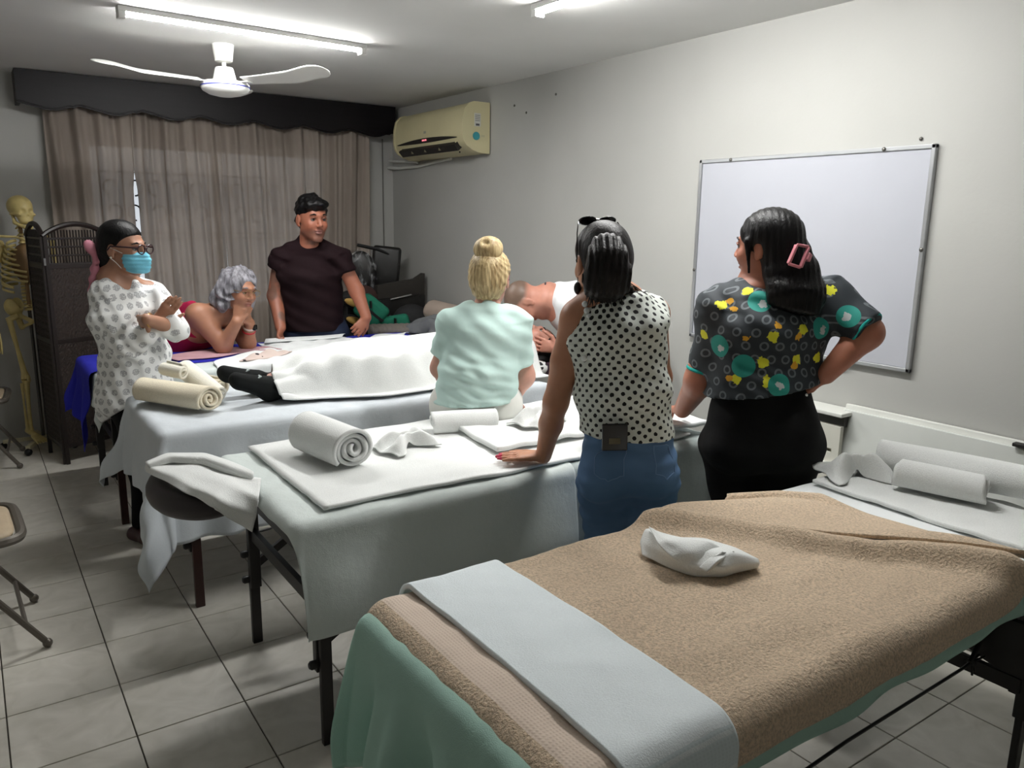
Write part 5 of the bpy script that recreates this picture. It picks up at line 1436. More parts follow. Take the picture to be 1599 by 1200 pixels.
for s_, l_ in ((-1, shR), (1, shL)):
    h_ = arr(pv) + l3 * .10 * s_; k_ = h_ + arr((.02, .02, -.40)); a_ = arr((h_[0] + .02, h_[1] + .03, .09))
    T3.seg(h_, k_, .125, .085, .05).seg(k_, a_, .085, .06, .03)
    s2 = Solid(.008); shoe(s2, (a_[0], a_[1] + .05, 0), f3); s2.build('shoe', BSHOE, p3)
T3.build('jeans', NAVY, p3)
Hh = Solid(.0055); p = hd3.p
Hh.ell(p(-.016, 0, .050), (.118, .098, .100), hd3.ax, .02).ell(p(-.055, 0, -.010), (.070, .090, .070), hd3.ax, .03).ell(p(.055, 0, .085), (.062, .075, .036), hd3.ax, .03)
Hh.ell(p(.098, 0, -.030), (.090, .100, .092), hd3.ax, .010, 's')
for y in (-1, 1): Hh.ell(p(.0, .095 * y, -.045), (.040, .045, .060), hd3.ax, .010, 's')
Hh.after(lambda P, F: F + .007 * vnoise(P, 70, 7) + .004 * vnoise(P, 140, 8)).build('hair', HAIRB, p3)

# ================= P4: blonde woman sitting on the third table
FK = srgb(206, 156, 138)
f4 = nrm(FWD * .98 + RGT * .10); l4 = np.cross(UP, f4)
hd4 = Head((1.815, 2.781, 1.354), FWD * .97 + RGT * .22 - UP * .10, UP, .98)
nk = (1.783, 2.755, 1.228); ch = (1.770, 2.752, 1.127); wa = (1.715, 2.729, 0.944); pv = (1.712, 2.732, 0.783)
shL = (1.653, 2.834, 1.171); shR = (1.888, 2.682, 1.173)
elL = (1.641, 2.902, 0.964); wrL = (1.769, 3.057, 0.815); elR = (1.925, 2.681, 0.936); wrR = (1.913, 2.738, 0.831)
S = Solid(.006); hd4.add(S, .92)
S.seg(hd4.p(-.03, 0, -.06), nk, .050, .050, .02).barrel(nk, ch, l4, (.065, .045), (.13, .08), .03).barrel(ch, wa, l4, (.13, .08), (.11, .08), .03).barrel(wa, pv, l4, (.11, .08), (.13, .09), .03)
S.seg(ch, shL, .03, .038, .03).seg(ch, shR, .03, .038, .03).chain([shL, elL, wrL], [.042, .040, .028], .03).chain([shR, elR, wrR], [.042, .044, .028], .03)
hand(S, wrR, arr((1.977, 2.718, 0.752)) - arr(wrR), -FWD * .2 - RGT * .6 - UP * .4, 1, .25, .12, .98)
hand(S, wrL, FWD * .8 + RGT * .5 - UP * .2, -UP, -1, .3, .1, .95)
p4, P = S.build('person', SKIN, None, origin=(1.75, 2.75, 0), colfn=lambda P: hd4.colour(P, FK))
tag(p4, 'blonde person with a hair bun sitting on the third table, seen from behind', 'person')
hd4.eyes(p4, (.05, .09, .12), brow=HAIRBL)
C4 = Solid(.0065)
C4.barrel((1.781, 2.756, 1.209), (1.770, 2.752, 1.127), l4, (.125, .080), (.165, .110), .05).barrel((1.770, 2.752, 1.127), (1.720, 2.726, 0.958), l4, (.165, .112), (.155, .120), .05).barrel((1.720, 2.726, 0.958), (1.712, 2.732, 0.806), l4, (.160, .128), (.190, .170), .05)
C4.barrel(shL, (1.641, 2.890, 1.030), RGT, (.050, .054), (.050, .060), .03, .2).barrel(shR, (1.909, 2.679, 0.994), RGT, (.050, .054), (.056, .062), .03, .2).seg(nk, shL, .040, .052, .05).seg(nk, shR, .040, .052, .05)
C4.seg((1.807, 2.787, 1.267), (1.796, 2.770, 1.240), .066, .066, .010, 's').cut((1.637, 2.613, 0.848), -UP + RGT * .05)
C4.after(wrinkle(.0050, 85, 22, UP + RGT * .30, (1.647, 2.630, 0.915), .13)).after(wrinkle(.0035, 48, 23, UP * .8 + RGT * .6))
C4.build('tshirt', cloth_mat('mint_jersey', srgb(196, 222, 216), .04), p4)
T4 = Solid(.008)
T4.barrel((1.726, 2.746, 0.851), (1.727, 2.746, 0.801), l4, (.13, .10), (.160, .13), .04).barrel((1.727, 2.746, 0.787), (1.732, 2.754, 0.719), l4, (.165, .13), (.215, .165), .04)
for s_ in (-1, 1):
    h_ = arr(pv) + l4 * .09 * s_; h_[2] = .835; k_ = h_ + f4 * .42 + UP * -.01; a_ = arr((k_[0], k_[1] + .01, .34))
    T4.seg(h_, k_, .105, .070, .05).seg(k_, a_, .070, .055, .03)
    s2 = Solid(.008); s2.seg(a_ - UP * .02, a_ - UP * .09, .036, .034).seg(a_ - UP * .09, a_ - UP * .10 + f4 * .13, .036, .03); s2.build('shoe', WH, p4)
T4.after(lambda P, F: np.maximum(F, TB3[4] + .022 - P[..., 2] - .5 * smoothstep(P[..., 1], 2.83, 2.87))).after(wrinkle(.004, 22, 25))
T4.build('trousers', WTRS, p4)
Hh = Solid(.005); p = hd4.p
Hh.ell(p(-.018, 0, .034), (.106, .086, .092), hd4.ax, .02).ell(p(-.050, 0, -.020), (.066, .078, .070), hd4.ax, .03).ell(p(-.045, 0, -.068), (.045, .052, .036), hd4.ax, .03)
Hh.ell(p(.098, 0, -.030), (.085, .10, .095), hd4.ax, .012, 's')
for y in (-1, 1): Hh.ell(p(-.006, .092 * y, -.020), (.030, .030, .040), hd4.ax, .008, 's')
Hh.after(lambda P, F: F + .0018 * np.sin(np.arctan2(hd4.loc(P)[..., 1], hd4.loc(P)[..., 2] - .12) * 46))
Hh.build('hair', HAIRBL, p4)
bn = Solid(.005); bc = p(-.060, -.002, .118)
for i in range(3):
    pts = [bc + (hd4.L * math.cos(q) + (hd4.U * .75 + hd4.F * .4) * math.sin(q)) * (.037 - .007 * i) - hd4.F * (.006 + .012 * i) + hd4.U * .006 * i for q in np.linspace(i * 2, i * 2 + 6.0, 16)]
    bn.chain(pts, [.025 - .004 * i] * 16, .005)
bn.ell(bc, (.026, .030, .028), hd4.ax, .01); bn.build('hair_bun', HAIRBL, p4)
glasses(hd4, p4, GLF, (.023, .017), .004, .110, .002)

# ================= P6: woman in the dotted top leaning on the third table
FK = srgb(182, 128, 98)
f6 = nrm(FWD * .98 + RGT * .18); l6 = np.cross(UP, f6)
hd6 = Head((1.652, 1.896, 1.469), FWD * .93 - RGT * .33 - UP * .12, UP, 1.0)
nk = (1.649, 1.850, 1.357); ch = (1.671, 1.822, 1.249); wa = (1.688, 1.798, 1.041); pv = (1.713, 1.793, 0.829)
shL = (1.573, 1.902, 1.291); shR = (1.806, 1.814, 1.304)
elL = (1.546, 1.970, 1.011); wrL = arr((1.577, 2.070, 0.796)); elR = (1.938, 1.893, 1.066); wrR = (1.940, 2.037, 1.017)
S = Solid(.0055); hd6.add(S, .95)
S.seg(hd6.p(-.03, 0, -.06), nk, .050, .056, .03).barrel(nk, ch, l6, (.10, .065), (.145, .095), .05).barrel(ch, wa, l6, (.145, .095), (.125, .095), .05).barrel(wa, pv, l6, (.115, .085), (.13, .10), .05)
S.seg(nk, shL, .045, .052, .05).seg(nk, shR, .045, .052, .05)
S.chain([shL, arr(shL) * .5 + arr(elL) * .5, elL, arr(elL) * .6 + arr(wrL) * .4, wrL], [.056, .050, .040, .038, .027], .02).chain([shR, elR, wrR], [.05, .038, .028], .03)
tipL = arr((1.448, 2.160, 0.785)); tipL[2] = wrL[2] - .006
hand(S, wrL, tipL - wrL, -UP, -1, .02, .10, 1.02, .35, .0)
hand(S, wrR, -RGT, -UP, 1, .4, .05, .95)
def col6(P):
    C = hd6.colour(P, FK); q = P - wrL; d = nrm(tipL - wrL); t_ = q @ d
    m = (t_ > .145) * (P[:, 2] > wrL[2] - .012) * (np.linalg.norm(q, axis=1) < .24)
    C[m] = arr(srgb(196, 50, 84)); return C
p6, P = S.build('person', SKIN, None, origin=(1.7, 1.82, 0), colfn=col6)
tag(p6, 'person in white sleeveless dotted top and jeans, hand on table', 'person')
hd6.eyes(p6, brow=HAIRD)
C6 = Solid(.006)
C6.barrel((1.648, 1.838, 1.338), (1.665, 1.826, 1.259), l6, (.125, .080), (.158, .110), .05).barrel((1.665, 1.826, 1.259), (1.675, 1.795, 1.068), l6, (.160, .112), (.142, .108), .05).barrel((1.675, 1.795, 1.068), (1.702, 1.789, 0.893), l6, (.142, .110), (.156, .132), .05)
C6.seg(nk, (1.587, 1.893, 1.331), .030, .030, .04).seg(nk, (1.798, 1.807, 1.317), .030, .048, .05)
C6.seg(shL, arr(shL) + nrm(arr(elL) - arr(shL)) * .10 - RGT * .015, .060, .050, .006, 's')
C6.seg(hd6.p(-.01, 0, -.07), nk, .058, .062, .01, 's')
C6.cut((1.618, 1.701, 0.927), -UP - RGT * .02).after(wrinkle(.0040, 75, 32, UP + RGT * .5, (1.643, 1.720, 1.025), .13)).after(wrinkle(.0030, 40, 33, RGT + UP * .8))
def dots_mat(name, bg, fg, r):
    t = NT(name); d = t.attr('md'); t.col(t.mix(t.math('LESS_THAN', d, r), bg, fg)); t.b.inputs['Roughness'].default_value = .8
    t.bump(t.noise(400, 2), .15, .002); return t.m
tp6, Pb = C6.build('sleeveless_top', dots_mat('dotted_fabric', srgb(214, 219, 212), srgb(14, 14, 16), .0068), p6)
ta = lattice(Pb, (1.702, 1.788, 0.875), nk, -f6, .0315, .0158, .5, .125); attr_f(tp6, 'md', ta[0])
# scalloped trim round the armhole
sc6 = [(1.548, 1.847, 1.353), (1.552, 1.832, 1.315), (1.564, 1.817, 1.281), (1.575, 1.804, 1.248), (1.575, 1.798, 1.209), (1.556, 1.805, 1.184), (1.530, 1.829, 1.177)]
for i in range(len(sc6) - 1):
    for q in (.25, .75): MB().ball(tuple(arr(sc6[i]) * (1 - q) + arr(sc6[i + 1]) * q), (.010, .010, .010), 10).build('scallop', WSHEET, tp6, True)
T6 = Solid(.007)
kL, kR = arr((1.706, 1.859, 0.435)), arr((1.767, 1.816, 0.436)); aL, aR = arr((kL[0] + .0, kL[1] - .02, .09)), arr((kR[0] + .02, kR[1] - .03, .09))
T6.barrel((1.707, 1.797, 0.941), (1.714, 1.792, 0.796), l6, (.140, .115), (.152, .125), .04)
T6.ell((1.600, 1.786, 0.803), (.082, .080, .090), None, .05).ell((1.738, 1.715, 0.807), (.082, .080, .090), None, .05)
T6.seg((1.652, 1.835, 0.740), kL, .094, .068, .03).seg(kL, aL, .064, .050, .03).seg((1.783, 1.756, 0.750), kR, .094, .066, .03).seg(kR, aR, .064, .050, .03)
T6.cut((1.706, 1.798, 0.963), UP).after(wrinkle(.0035, 60, 35, UP)).after(wrinkle(.003, 30, 36))
_, PJ = T6.build('jeans', JEANS, p6)
for a_ in (aL, aR):
    s2 = Solid(.008); shoe(s2, (a_[0] - .02, a_[1] - .04, 0), FWD * .35 + RGT, .95); s2.build('shoe', WH, p6)
# back pockets and seam stitched on the jeans
STI = M('denim_stitch', srgb(110, 140, 180), .8)
Hh = Solid(.005); p = hd6.p
Hh.ell(p(-.018, 0, .036), (.104, .084, .090), hd6.ax, .02).ell(p(-.055, 0, -.005), (.062, .078, .070), hd6.ax, .03).ell(p(-.060, 0, -.050), (.042, .058, .05), hd6.ax, .03)
Hh.ell(p(.098, 0, -.030), (.085, .10, .095), hd6.ax, .012, 's')
for y in (-1, 1): Hh.ell(p(-.004, .088 * y, -.020), (.026, .026, .038), hd6.ax, .008, 's')
Hh.build('hair', HAIRD, p6)
pt = Solid(.005)
pq = [(1.623, 1.849, 1.538), (1.580, 1.788, 1.521), (1.568, 1.766, 1.488), (1.561, 1.759, 1.446), (1.564, 1.768, 1.404), (1.572, 1.787, 1.373)]
pw = [(.026, .022), (.042, .030), (.054, .036), (.062, .038), (.062, .034), (.050, .022)]
for i in range(5): pt.barrel(pq[i], pq[i + 1], RGT, pw[i], pw[i + 1], .035, .9)
pt.seg((1.618, 1.774, 1.415), (1.680, 1.767, 1.374), .022, .010, .03).seg((1.680, 1.767, 1.374), (1.709, 1.760, 1.350), .010, .003, .01)
pt.after(lambda P, F: F + .0030 * np.sin((P @ RGT) * 330 + 2.6 * vnoise(P, 14, 3)))
pto, _ = pt.build('ponytail', HAIRD, p6)
for i in range(34):
    a_ = random.uniform(-1, 1); w_ = [q[0] * a_ for q in pw]; e_ = random.uniform(.9, 1.06)
    pts = [arr(pq[k]) + RGT * (w_[k] * e_ + .004 * math.sin(k + i)) - FWD * pw[k][1] * math.sqrt(max(0, 1 - a_ * a_)) * 1.03 for k in range(6)]
    pts.append(pts[-1] + RGT * random.uniform(-.012, .02) - UP * random.uniform(.01, .035) + FWD * .01)
    MB().tube(path(pts, 14), [.0022] * 13 + [.0006], 5).build('hair_strand', HAIRD, pto, True)
for i in range(12):
    a0 = arr((1.641, 1.770, 1.405)); b0 = arr((1.710, 1.771, 1.363))
    pts = [a0 + UP * random.uniform(-.03, .02), (a0 + b0) / 2 + UP * random.uniform(-.02, .03), b0 + RGT * random.uniform(-.02, .03) + UP * random.uniform(-.03, .02)]
    MB().tube(path(pts, 10), [.0018] * 9 + [.0005], 5).build('hair_strand', HAIRD, pto, True)
ER = M('black_earring', srgb(12, 12, 12), .3)
e_ = arr((1.575, 1.913, 1.386)); MB().ball(tuple(e_), (.012, .012, .020), 14).build('earring', ER, p6, True); MB().tube([e_ + UP * .018, e_ + UP * .034], .0015, 5).build('earring_hook', ER, p6)
SGM = M('dark_lens', srgb(26, 24, 26), .15)
sg = thing('sunglasses', tuple(p(.03, 0, .125)), 'dark sunglasses pushed up on the hair of the person in the dotted top', 'sunglasses')
for y in (-1, 1):
    MB().ball(p(.020, .034 * y, .128), (.006, .032, .020), 16, Matrix((hd6.F, hd6.L, hd6.U)).transposed() @ Matrix.Rotation(-.9, 3, 'Y')).build('lens', SGM, sg, True)
    MB().tube([p(.015, .068 * y, .124), p(-.01, .084 * y, .085), p(-.02, .090 * y, .03), p(-.018, .091 * y, -.005)], .0022, 6).build('temple', SGM, sg, True)
MB().tube([p(.022, -.012, .130), p(.026, 0, .134), p(.022, .012, .130)], .003, 6).build('bridge', SGM, sg, True)
ph = arr((1.566, 1.703, 0.966))
pho = thing('smartphone', tuple(ph - UP * .05), 'black smartphone sticking out of the jeans back pocket', 'phone')
Rp = Matrix((RGT, FWD, UP)).transposed() @ Matrix.Rotation(-.03, 3, 'Y')
MB().box(tuple(ph - UP * .014), (.078, .009, .085), Rp, .004).build('body', M('phone_black', srgb(16, 17, 18), .25), pho)
MB().box(tuple(ph - FWD * .0055 - UP * .025), (.035, .002, .018), Rp).build('label', M('phone_label', srgb(92, 84, 60), .5), pho)
# pockets
for c_ in ([(1.525, 1.766, 0.917), (1.615, 1.703, 0.919), (1.603, 1.687, 0.830), (1.560, 1.717, 0.809), (1.519, 1.745, 0.829)], [(1.698, 1.670, 0.914), (1.761, 1.650, 0.909), (1.765, 1.647, 0.821), (1.728, 1.648, 0.806), (1.699, 1.657, 0.830)]):
    c_ = [arr(a_) * (1 - q) + arr(b_) * q for a_, b_ in zip(c_, c_[1:] + c_[:1]) for q in (0, .25, .5, .75)]
    c_ = surf(PJ, c_)
    MB().tube([arr(q) for q in c_], .0018, 5, True).build('pocket_seam', STI, p6, True)

# ================= P7: woman in dark printed scrubs
FK = srgb(172, 112, 88)
f7 = nrm(FWD * .92 - RGT * .36); l7 = np.cross(UP, f7)
hd7 = Head((2.328, 1.792, 1.513), FWD * .66 - RGT * .74 - UP * .04, UP, 1.03)
nk = (2.354, 1.774, 1.374); ch = (2.361, 1.768, 1.209); wa = (2.350, 1.764, 1.022); pv = (2.345, 1.767, 0.866)
shL = (2.227, 1.887, 1.292); shR = (2.533, 1.674, 1.325)
elL = (2.193, 1.934, 1.023); wrL = (2.250, 2.065, 0.877); elR = (2.566, 1.529, 1.225); wrR = (2.445, 1.588, 1.078)
S = Solid(.0055); hd7.add(S, 1.0)
S.seg(hd7.p(-.03, 0, -.06), nk, .054, .062, .03).barrel(nk, ch, l7, (.12, .08), (.20, .13), .05).barrel(ch, wa, l7, (.18, .12), (.15, .11), .05).barrel(wa, pv, l7, (.15, .11), (.15, .12), .05)
S.seg(nk, shL, .05, .06, .05).seg(nk, shR, .05, .06, .05)
S.chain([shL, elL, wrL], [.070, .056, .034], .03).chain([shR, elR, wrR], [.070, .056, .034], .03)
hand(S, wrL, FWD - RGT * .4 - UP * .2, -UP, -1, .4, .08, 1.0)
hand(S, wrR, -RGT * .45 + FWD * .7 - UP * .25, -RGT * .3 + UP * .2 - FWD * .3, -1, .35, .08, 1.0)
p7, P = S.build('person', SKIN, None, origin=(2.35, 1.78, 0), colfn=lambda P: hd7.colour(P, FK))
tag(p7, 'person with long black hair, dark printed top and black trousers, hand on hip', 'person')
hd7.eyes(p7, brow=HAIRB)
C7 = Solid(.0065)
C7.barrel((2.356, 1.772, 1.342), (2.362, 1.768, 1.232), l7, (.165, .105), (.222, .150), .06).barrel((2.362, 1.768, 1.232), (2.351, 1.764, 1.046), l7, (.222, .152), (.205, .158), .05).barrel((2.351, 1.764, 1.046), (2.348, 1.766, 0.946), l7, (.212, .17), (.240, .205), .05)
sE_L = arr((2.212, 1.909, 1.116)); sE_R = arr((2.548, 1.566, 1.262))
C7.barrel(shL, sE_L + nrm(sE_L - arr(shL)) * .05, RGT, (.078, .080), (.072, .076), .05, .2).barrel(shR, sE_R + nrm(sE_R - arr(shR)) * .05, UP, (.078, .080), (.072, .074), .05, .2).seg(nk, shL, .05, .084, .06).seg(nk, shR, .05, .084, .06)
C7.seg(hd7.p(-.01, 0, -.07), nk, .062, .070, .012, 's')
C7.cut((2.183, 1.649, 1.008), -UP + RGT * .16).after(wrinkle(.0055, 70, 42, UP + RGT * .3, (2.230, 1.690, 1.053), .12)).after(wrinkle(.0035, 42, 43, RGT + UP * .9))
def scrub_mat():
    t = NT('dark_printed_scrubs')
    base = srgb(30, 38, 44)
    c = t.mix(t.math('LESS_THAN', t.math('ABSOLUTE', t.math('SUBTRACT', t.attr('rd'), .0125)), .0032), base, srgb(92, 98, 102))
    wob = t.math('MULTIPLY_ADD', t.noise(70, 3), .030, -.015)
    yd = t.math('ADD', t.attr('yd'), wob)
    c = t.mix(t.math('LESS_THAN', yd, .0185), c, srgb(214, 214, 46))
    c = t.mix(t.math('LESS_THAN', t.math('ADD', t.attr('od'), wob), .0125), c, srgb(214, 158, 36))
    gr = t.attr('td')
    c = t.mix(t.math('LESS_THAN', gr, .040), c, srgb(30, 138, 126))
    c = t.mix(t.math('LESS_THAN', t.math('ADD', t.attr('wd'), wob), .014), c, srgb(176, 182, 182))
    t.col(c); t.b.inputs['Roughness'].default_value = .75; t.bump(t.noise(400, 2), .15, .002); return t.m
sc7, Pb = C7.build('scrub_top', scrub_mat(), p7)
teal = surf(Pb, [(2.162, 1.810, 1.179), (2.222, 1.719, 1.335), (2.407, 1.566, 1.253), (2.457, 1.532, 1.298), (2.171, 1.730, 1.111), (2.240, 1.634, 1.053), (2.597, 1.824, 1.308), (2.298, 1.995, 1.234)])
yel = surf(Pb, [(2.232, 1.663, 1.222), (2.317, 1.605, 1.243), (2.202, 1.672, 1.126), (2.192, 1.764, 1.387), (2.148, 1.819, 1.325), (2.121, 1.887, 1.201), (2.308, 1.611, 1.139), (2.422, 1.605, 1.376), (2.410, 1.588, 1.138), (2.159, 1.738, 1.070), (2.215, 1.663, 1.059), (2.457, 1.604, 1.383)])
yel = [q for q in yel]
org = surf(Pb, [(2.241, 1.657, 1.248), (2.304, 1.613, 1.215), (2.166, 1.782, 1.305), (2.174, 1.728, 1.213), (2.146, 1.760, 1.063), (2.299, 1.617, 1.119), (2.154, 1.803, 1.335)])
wht = surf(Pb, [(2.174, 1.802, 1.170), (2.228, 1.715, 1.322), (2.415, 1.561, 1.240), (2.450, 1.536, 1.289), (2.240, 1.634, 1.049)])
attr_f(sc7, 'td', near_d(Pb, teal)); attr_f(sc7, 'yd', near_d(Pb, yel)); attr_f(sc7, 'od', near_d(Pb, org)); attr_f(sc7, 'wd', near_d(Pb, wht))
attr_f(sc7, 'rd', lattice(Pb, pv, nk, -f7, .060, .045, .5, .20)[0])
def cuff(c_, ax_, r_, name, mat, par):
    ax_ = nrm(ax_); u = nrm(np.cross(ax_, (.2, .3, .9))); v = np.cross(ax_, u)
    MB().tube([arr(c_) + (u * math.cos(q) + v * math.sin(q)) * r_ for q in np.linspace(0, 2 * math.pi, 32)[:-1]], .006, 8, True).build(name, mat, par, True)
TEALM = cloth_mat('teal_trim', srgb(34, 150, 142), .05)
for c_, e_, r_ in ((sE_L + nrm(sE_L - arr(shL)) * .055, sE_L - arr(shL), .073), (sE_R + nrm(sE_R - arr(shR)) * .052, sE_R - arr(shR), .066)): cuff(c_, e_, r_, 'sleeve_trim', TEALM, sc7)
T7 = Solid(.008)
T7.barrel((2.339, 1.772, 1.017), (2.349, 1.765, 0.805), l7, (.175, .140), (.222, .190), .04)
kL, kR = arr((2.345, 1.804, 0.388)), arr((2.424, 1.725, 0.398))
hL, hR = arr((2.294, 1.840, 0.770)), arr((2.427, 1.699, 0.797))
aL, aR = arr((kL[0], kL[1], .09)), arr((kR[0] + .01, kR[1] - .01, .09))
T7.ell((2.218, 1.770, 0.823), (.11, .10, .12), None, .06).ell((2.354, 1.652, 0.856), (.11, .10, .12), None, .06)
T7.seg(hL, kL, .125, .078, .04).seg(kL, aL, .078, .060, .03).seg(hR, kR, .125, .078, .04).seg(kR, aR, .078, .060, .03)
T7.cut((2.337, 1.773, 1.046), UP + RGT * .15).after(wrinkle(.004, 20, 45, UP)); T7.build('trousers', BLKT, p7)
MB().ball((2.323, 1.576, 1.021), .006, 10).build('rivet', M('chrome'), p7, True)
for a_ in (aL, aR):
    s2 = Solid(.008); shoe(s2, (a_[0] - .02, a_[1] - .02, 0), RGT * .9 + FWD * .2, .95); s2.build('shoe', BSHOE, p7)
Hh = Solid(.0055); p = hd7.p
Hh.ell(p(-.018, 0, .040), (.112, .094, .096), hd7.ax, .02).ell(p(-.060, 0, -.020), (.072, .088, .090), hd7.ax, .03)
hq = [p(-.075, 0, -.03), (2.338, 1.688, 1.432), (2.326, 1.647, 1.363), (2.311, 1.645, 1.311)]
for a_, b_, r0, r1 in zip(hq[:-1], hq[1:], ((.085, .06), (.092, .05), (.100, .042)), ((.092, .05), (.100, .042), (.088, .030))): Hh.barrel(a_, b_, RGT, r0, r1, .03, .6)
Hh.seg(p(.030, .084, .02), p(.022, .086, -.085), .010, .005, .02)
Hh.ell(p(.100, 0, -.035), (.078, .080, .098), hd7.ax, .012, 's').ell(p(-.004, .09, -.012), (.018, .02, .028), hd7.ax, .006, 's')
Hh.after(lambda P, F: F + .0018 * np.sin((P @ RGT) * 330 + 2.5 * vnoise(P, 10, 3))).build('hair', HAIRB, p7)
CLIP = M('pink_plastic', srgb(206, 130, 140), .35)
cl = thing('hair_clip', (2.300, 1.641, 1.488), 'pink claw clip in the long black hair', 'hair clip')
ca = [arr(q) for q in ((2.295, 1.646, 1.526), (2.327, 1.622, 1.519), (2.297, 1.625, 1.451), (2.265, 1.650, 1.463))]
for i in range(4): MB().bar(ca[i], ca[(i + 1) % 4], .013, .010, bev=.003).build('clip_frame', CLIP, cl, True)
MB().box(tuple((ca[1] + ca[2]) / 2 + RGT * .014 + FWD * .005), (.020, .016, .028), Matrix.Rotation(.5, 3, 'Y'), .004).build('clip_hinge', CLIP, cl)

# ================= P5: man bending over the lying person's head
FK = srgb(196, 138, 118)
hd5 = Head((2.584, 3.599, 1.144), -UP * .93 - RGT * .10 + RGT * .0, -RGT * .985 - UP * .14, 1.04)
nk = (2.691, 3.549, 1.173); ch = (2.812, 3.489, 1.111); pv = (2.994, 3.399, 0.906)
b5 = nrm(arr(ch) - arr(nk)); lat5 = -FWD
shN = (2.686, 3.333, 1.140); shF = (2.905, 3.656, 1.144)
elN = (2.722, 3.272, 0.898); wrN = (2.682, 3.409, 0.892); elF = (2.990, 3.670, 0.870); wrF = (2.794, 3.612, 0.874)
S = Solid(.006); hd5.add(S, 1.05, 1.1)
S.seg(hd5.p(-.03, 0, -.06), nk, .062, .066, .03).barrel(nk, ch, lat5, (.12, .08), (.19, .12), .05).barrel(ch, pv, lat5, (.19, .12), (.17, .13), .05)
S.chain([shN, elN, wrN], [.062, .048, .034], .03).chain([shF, elF, wrF], [.062, .048, .034], .03)
hand(S, wrN, arr((2.594, 3.470, 0.916)) - arr(wrN), FWD, -1, .22, .10, 1.08, .85, -.1)
hand(S, wrF, arr((2.710, 3.670, 0.880)) - arr(wrF), -FWD, 1, .22, .10, 1.08, .85, -.1)
def col5(P):
    C = hd5.colour(P, FK, (.40, .18, .15), srgb(150, 110, 98)); q = hd5.loc(P)
    m = smoothstep(q[:, 2] + .75 * np.minimum(.03 - q[:, 0], .06) - .012, .018, .055) * smoothstep(.075 - q[:, 0], 0, .02) * (q[:, 2] > -.07)
    return C * (1 - .9 * m[:, None]) + arr(srgb(92, 80, 68)) * .9 * m[:, None]
p5, P = S.build('person', SKIN, None, origin=(2.95, 3.4, 0), colfn=col5)
tag(p5, 'person with cropped hair in a white shirt bending over the lying person\'s head', 'person')
hd5.eyes(p5, brow=HAIRD)
C5 = Solid(.007)
C5.barrel((2.738, 3.528, 1.173), (2.824, 3.481, 1.119), lat5, (.15, .095), (.215, .150), .06).barrel((2.824, 3.481, 1.119), (2.993, 3.399, 0.933), lat5, (.215, .150), (.18, .14), .05)
C5.chain([shN, elN, arr(elN) * .35 + arr(wrN) * .65], [.078, .062, .050], .04).chain([shF, elF, arr(elF) * .35 + arr(wrF) * .65], [.078, .062, .050], .04)
C5.seg(nk, (2.643, 3.570, 1.173), .066, .085, .012, 's').cut((2.678, 3.558, 1.184), nrm(-RGT - UP * .1)).after(wrinkle(.005, 22, 52, RGT + UP))
C5.build('shirt', cloth_mat('white_shirt', srgb(222, 224, 226), .03), p5)
kc = arr((2.684, 3.553, 1.177)); axn = nrm(RGT * .95 - UP * .10)
u_ = nrm(np.cross(axn, FWD)); v_ = np.cross(axn, u_)
MB().tube([kc + (u_ * math.cos(q) * .066 + v_ * math.sin(q) * .066) for q in np.linspace(0, 6.283, 28)[:-1]], .011, 8, True).build('dark_inner_collar', M('dark_collar', srgb(58, 48, 56), .8), p5, True)
MB().tube([kc + axn * .016 + (u_ * math.cos(q) * .066 + v_ * math.sin(q) * .070 - UP * .006) for q in np.linspace(0, 6.283, 28)[:-1]], .018, 8, True).build('shirt_collar', cloth_mat('white_shirt', srgb(222, 224, 226)), p5, True)
T5 = Solid(.009)
for s_ in (-1, 1):
    h_ = arr(pv) + FWD * .10 * s_; k_ = arr((h_[0] + .0, h_[1], .48)); a_ = arr((h_[0] + .0, h_[1], .09))
    T5.seg(h_, k_, .115, .08, .05).seg(k_, a_, .08, .06, .03)
    s2 = Solid(.008); shoe(s2, (a_[0] + .05, a_[1], 0), (-1, 0, 0)); s2.build('shoe', BSHOE, p5)
T5.build('trousers', NAVY, p5)

# ================= person lying on the second table
FK = srgb(202, 150, 132)
zt = TB2[4] + .012
hd8 = Head((2.640, 3.545, .905), UP * .96 - arr((1, 0, 0)) * .1, (1, 0, .08), .98)
S = Solid(.006); hd8.add(S, .95)
nk = arr((2.53, 3.55, .855)); ch = arr((2.36, 3.55, zt + .105)); pv = arr((1.86, 3.55, zt + .105)); ll = arr((0, 1, 0))
S.seg(hd8.p(-.03, 0, -.06), nk, .05, .056, .03).barrel(nk, ch, ll, (.11, .07), (.18, .095), .05).barrel(ch, pv, ll, (.18, .10), (.17, .105), .05)
for s_ in (-1, 1):
    S.chain([(2.40, 3.55 + .15 * s_, zt + .10), (2.12, 3.55 + .17 * s_, zt + .08), (1.90, 3.55 + .10 * s_, zt + .15)], [.045, .038, .028], .03)
    hand(S, (1.90, 3.55 + .10 * s_, zt + .15), (-.8, -.6 * s_, 0), (0, 0, -1), -s_, .2, .02, .9)
    S.chain([(1.86, 3.55 + .075 * s_, zt + .085), (1.46, 3.55 + .075 * s_, zt + .070), (1.10, 3.56 + .078 * s_, zt + .050)], [.080, .055, .040], .03)
p8, P = S.build('person', SKIN, None, origin=(1.9, 3.55, .77), colfn=lambda P: hd8.colour(P, FK))
tag(p8, 'person lying face up under a white towel on the second table', 'person')
hd8.eyes(p8, brow=HAIRB)
C8 = Solid(.008); C8.barrel((2.47, 3.55, zt + .095), (1.86, 3.55, zt + .095), ll, (.155, .085), (.150, .090), .04)
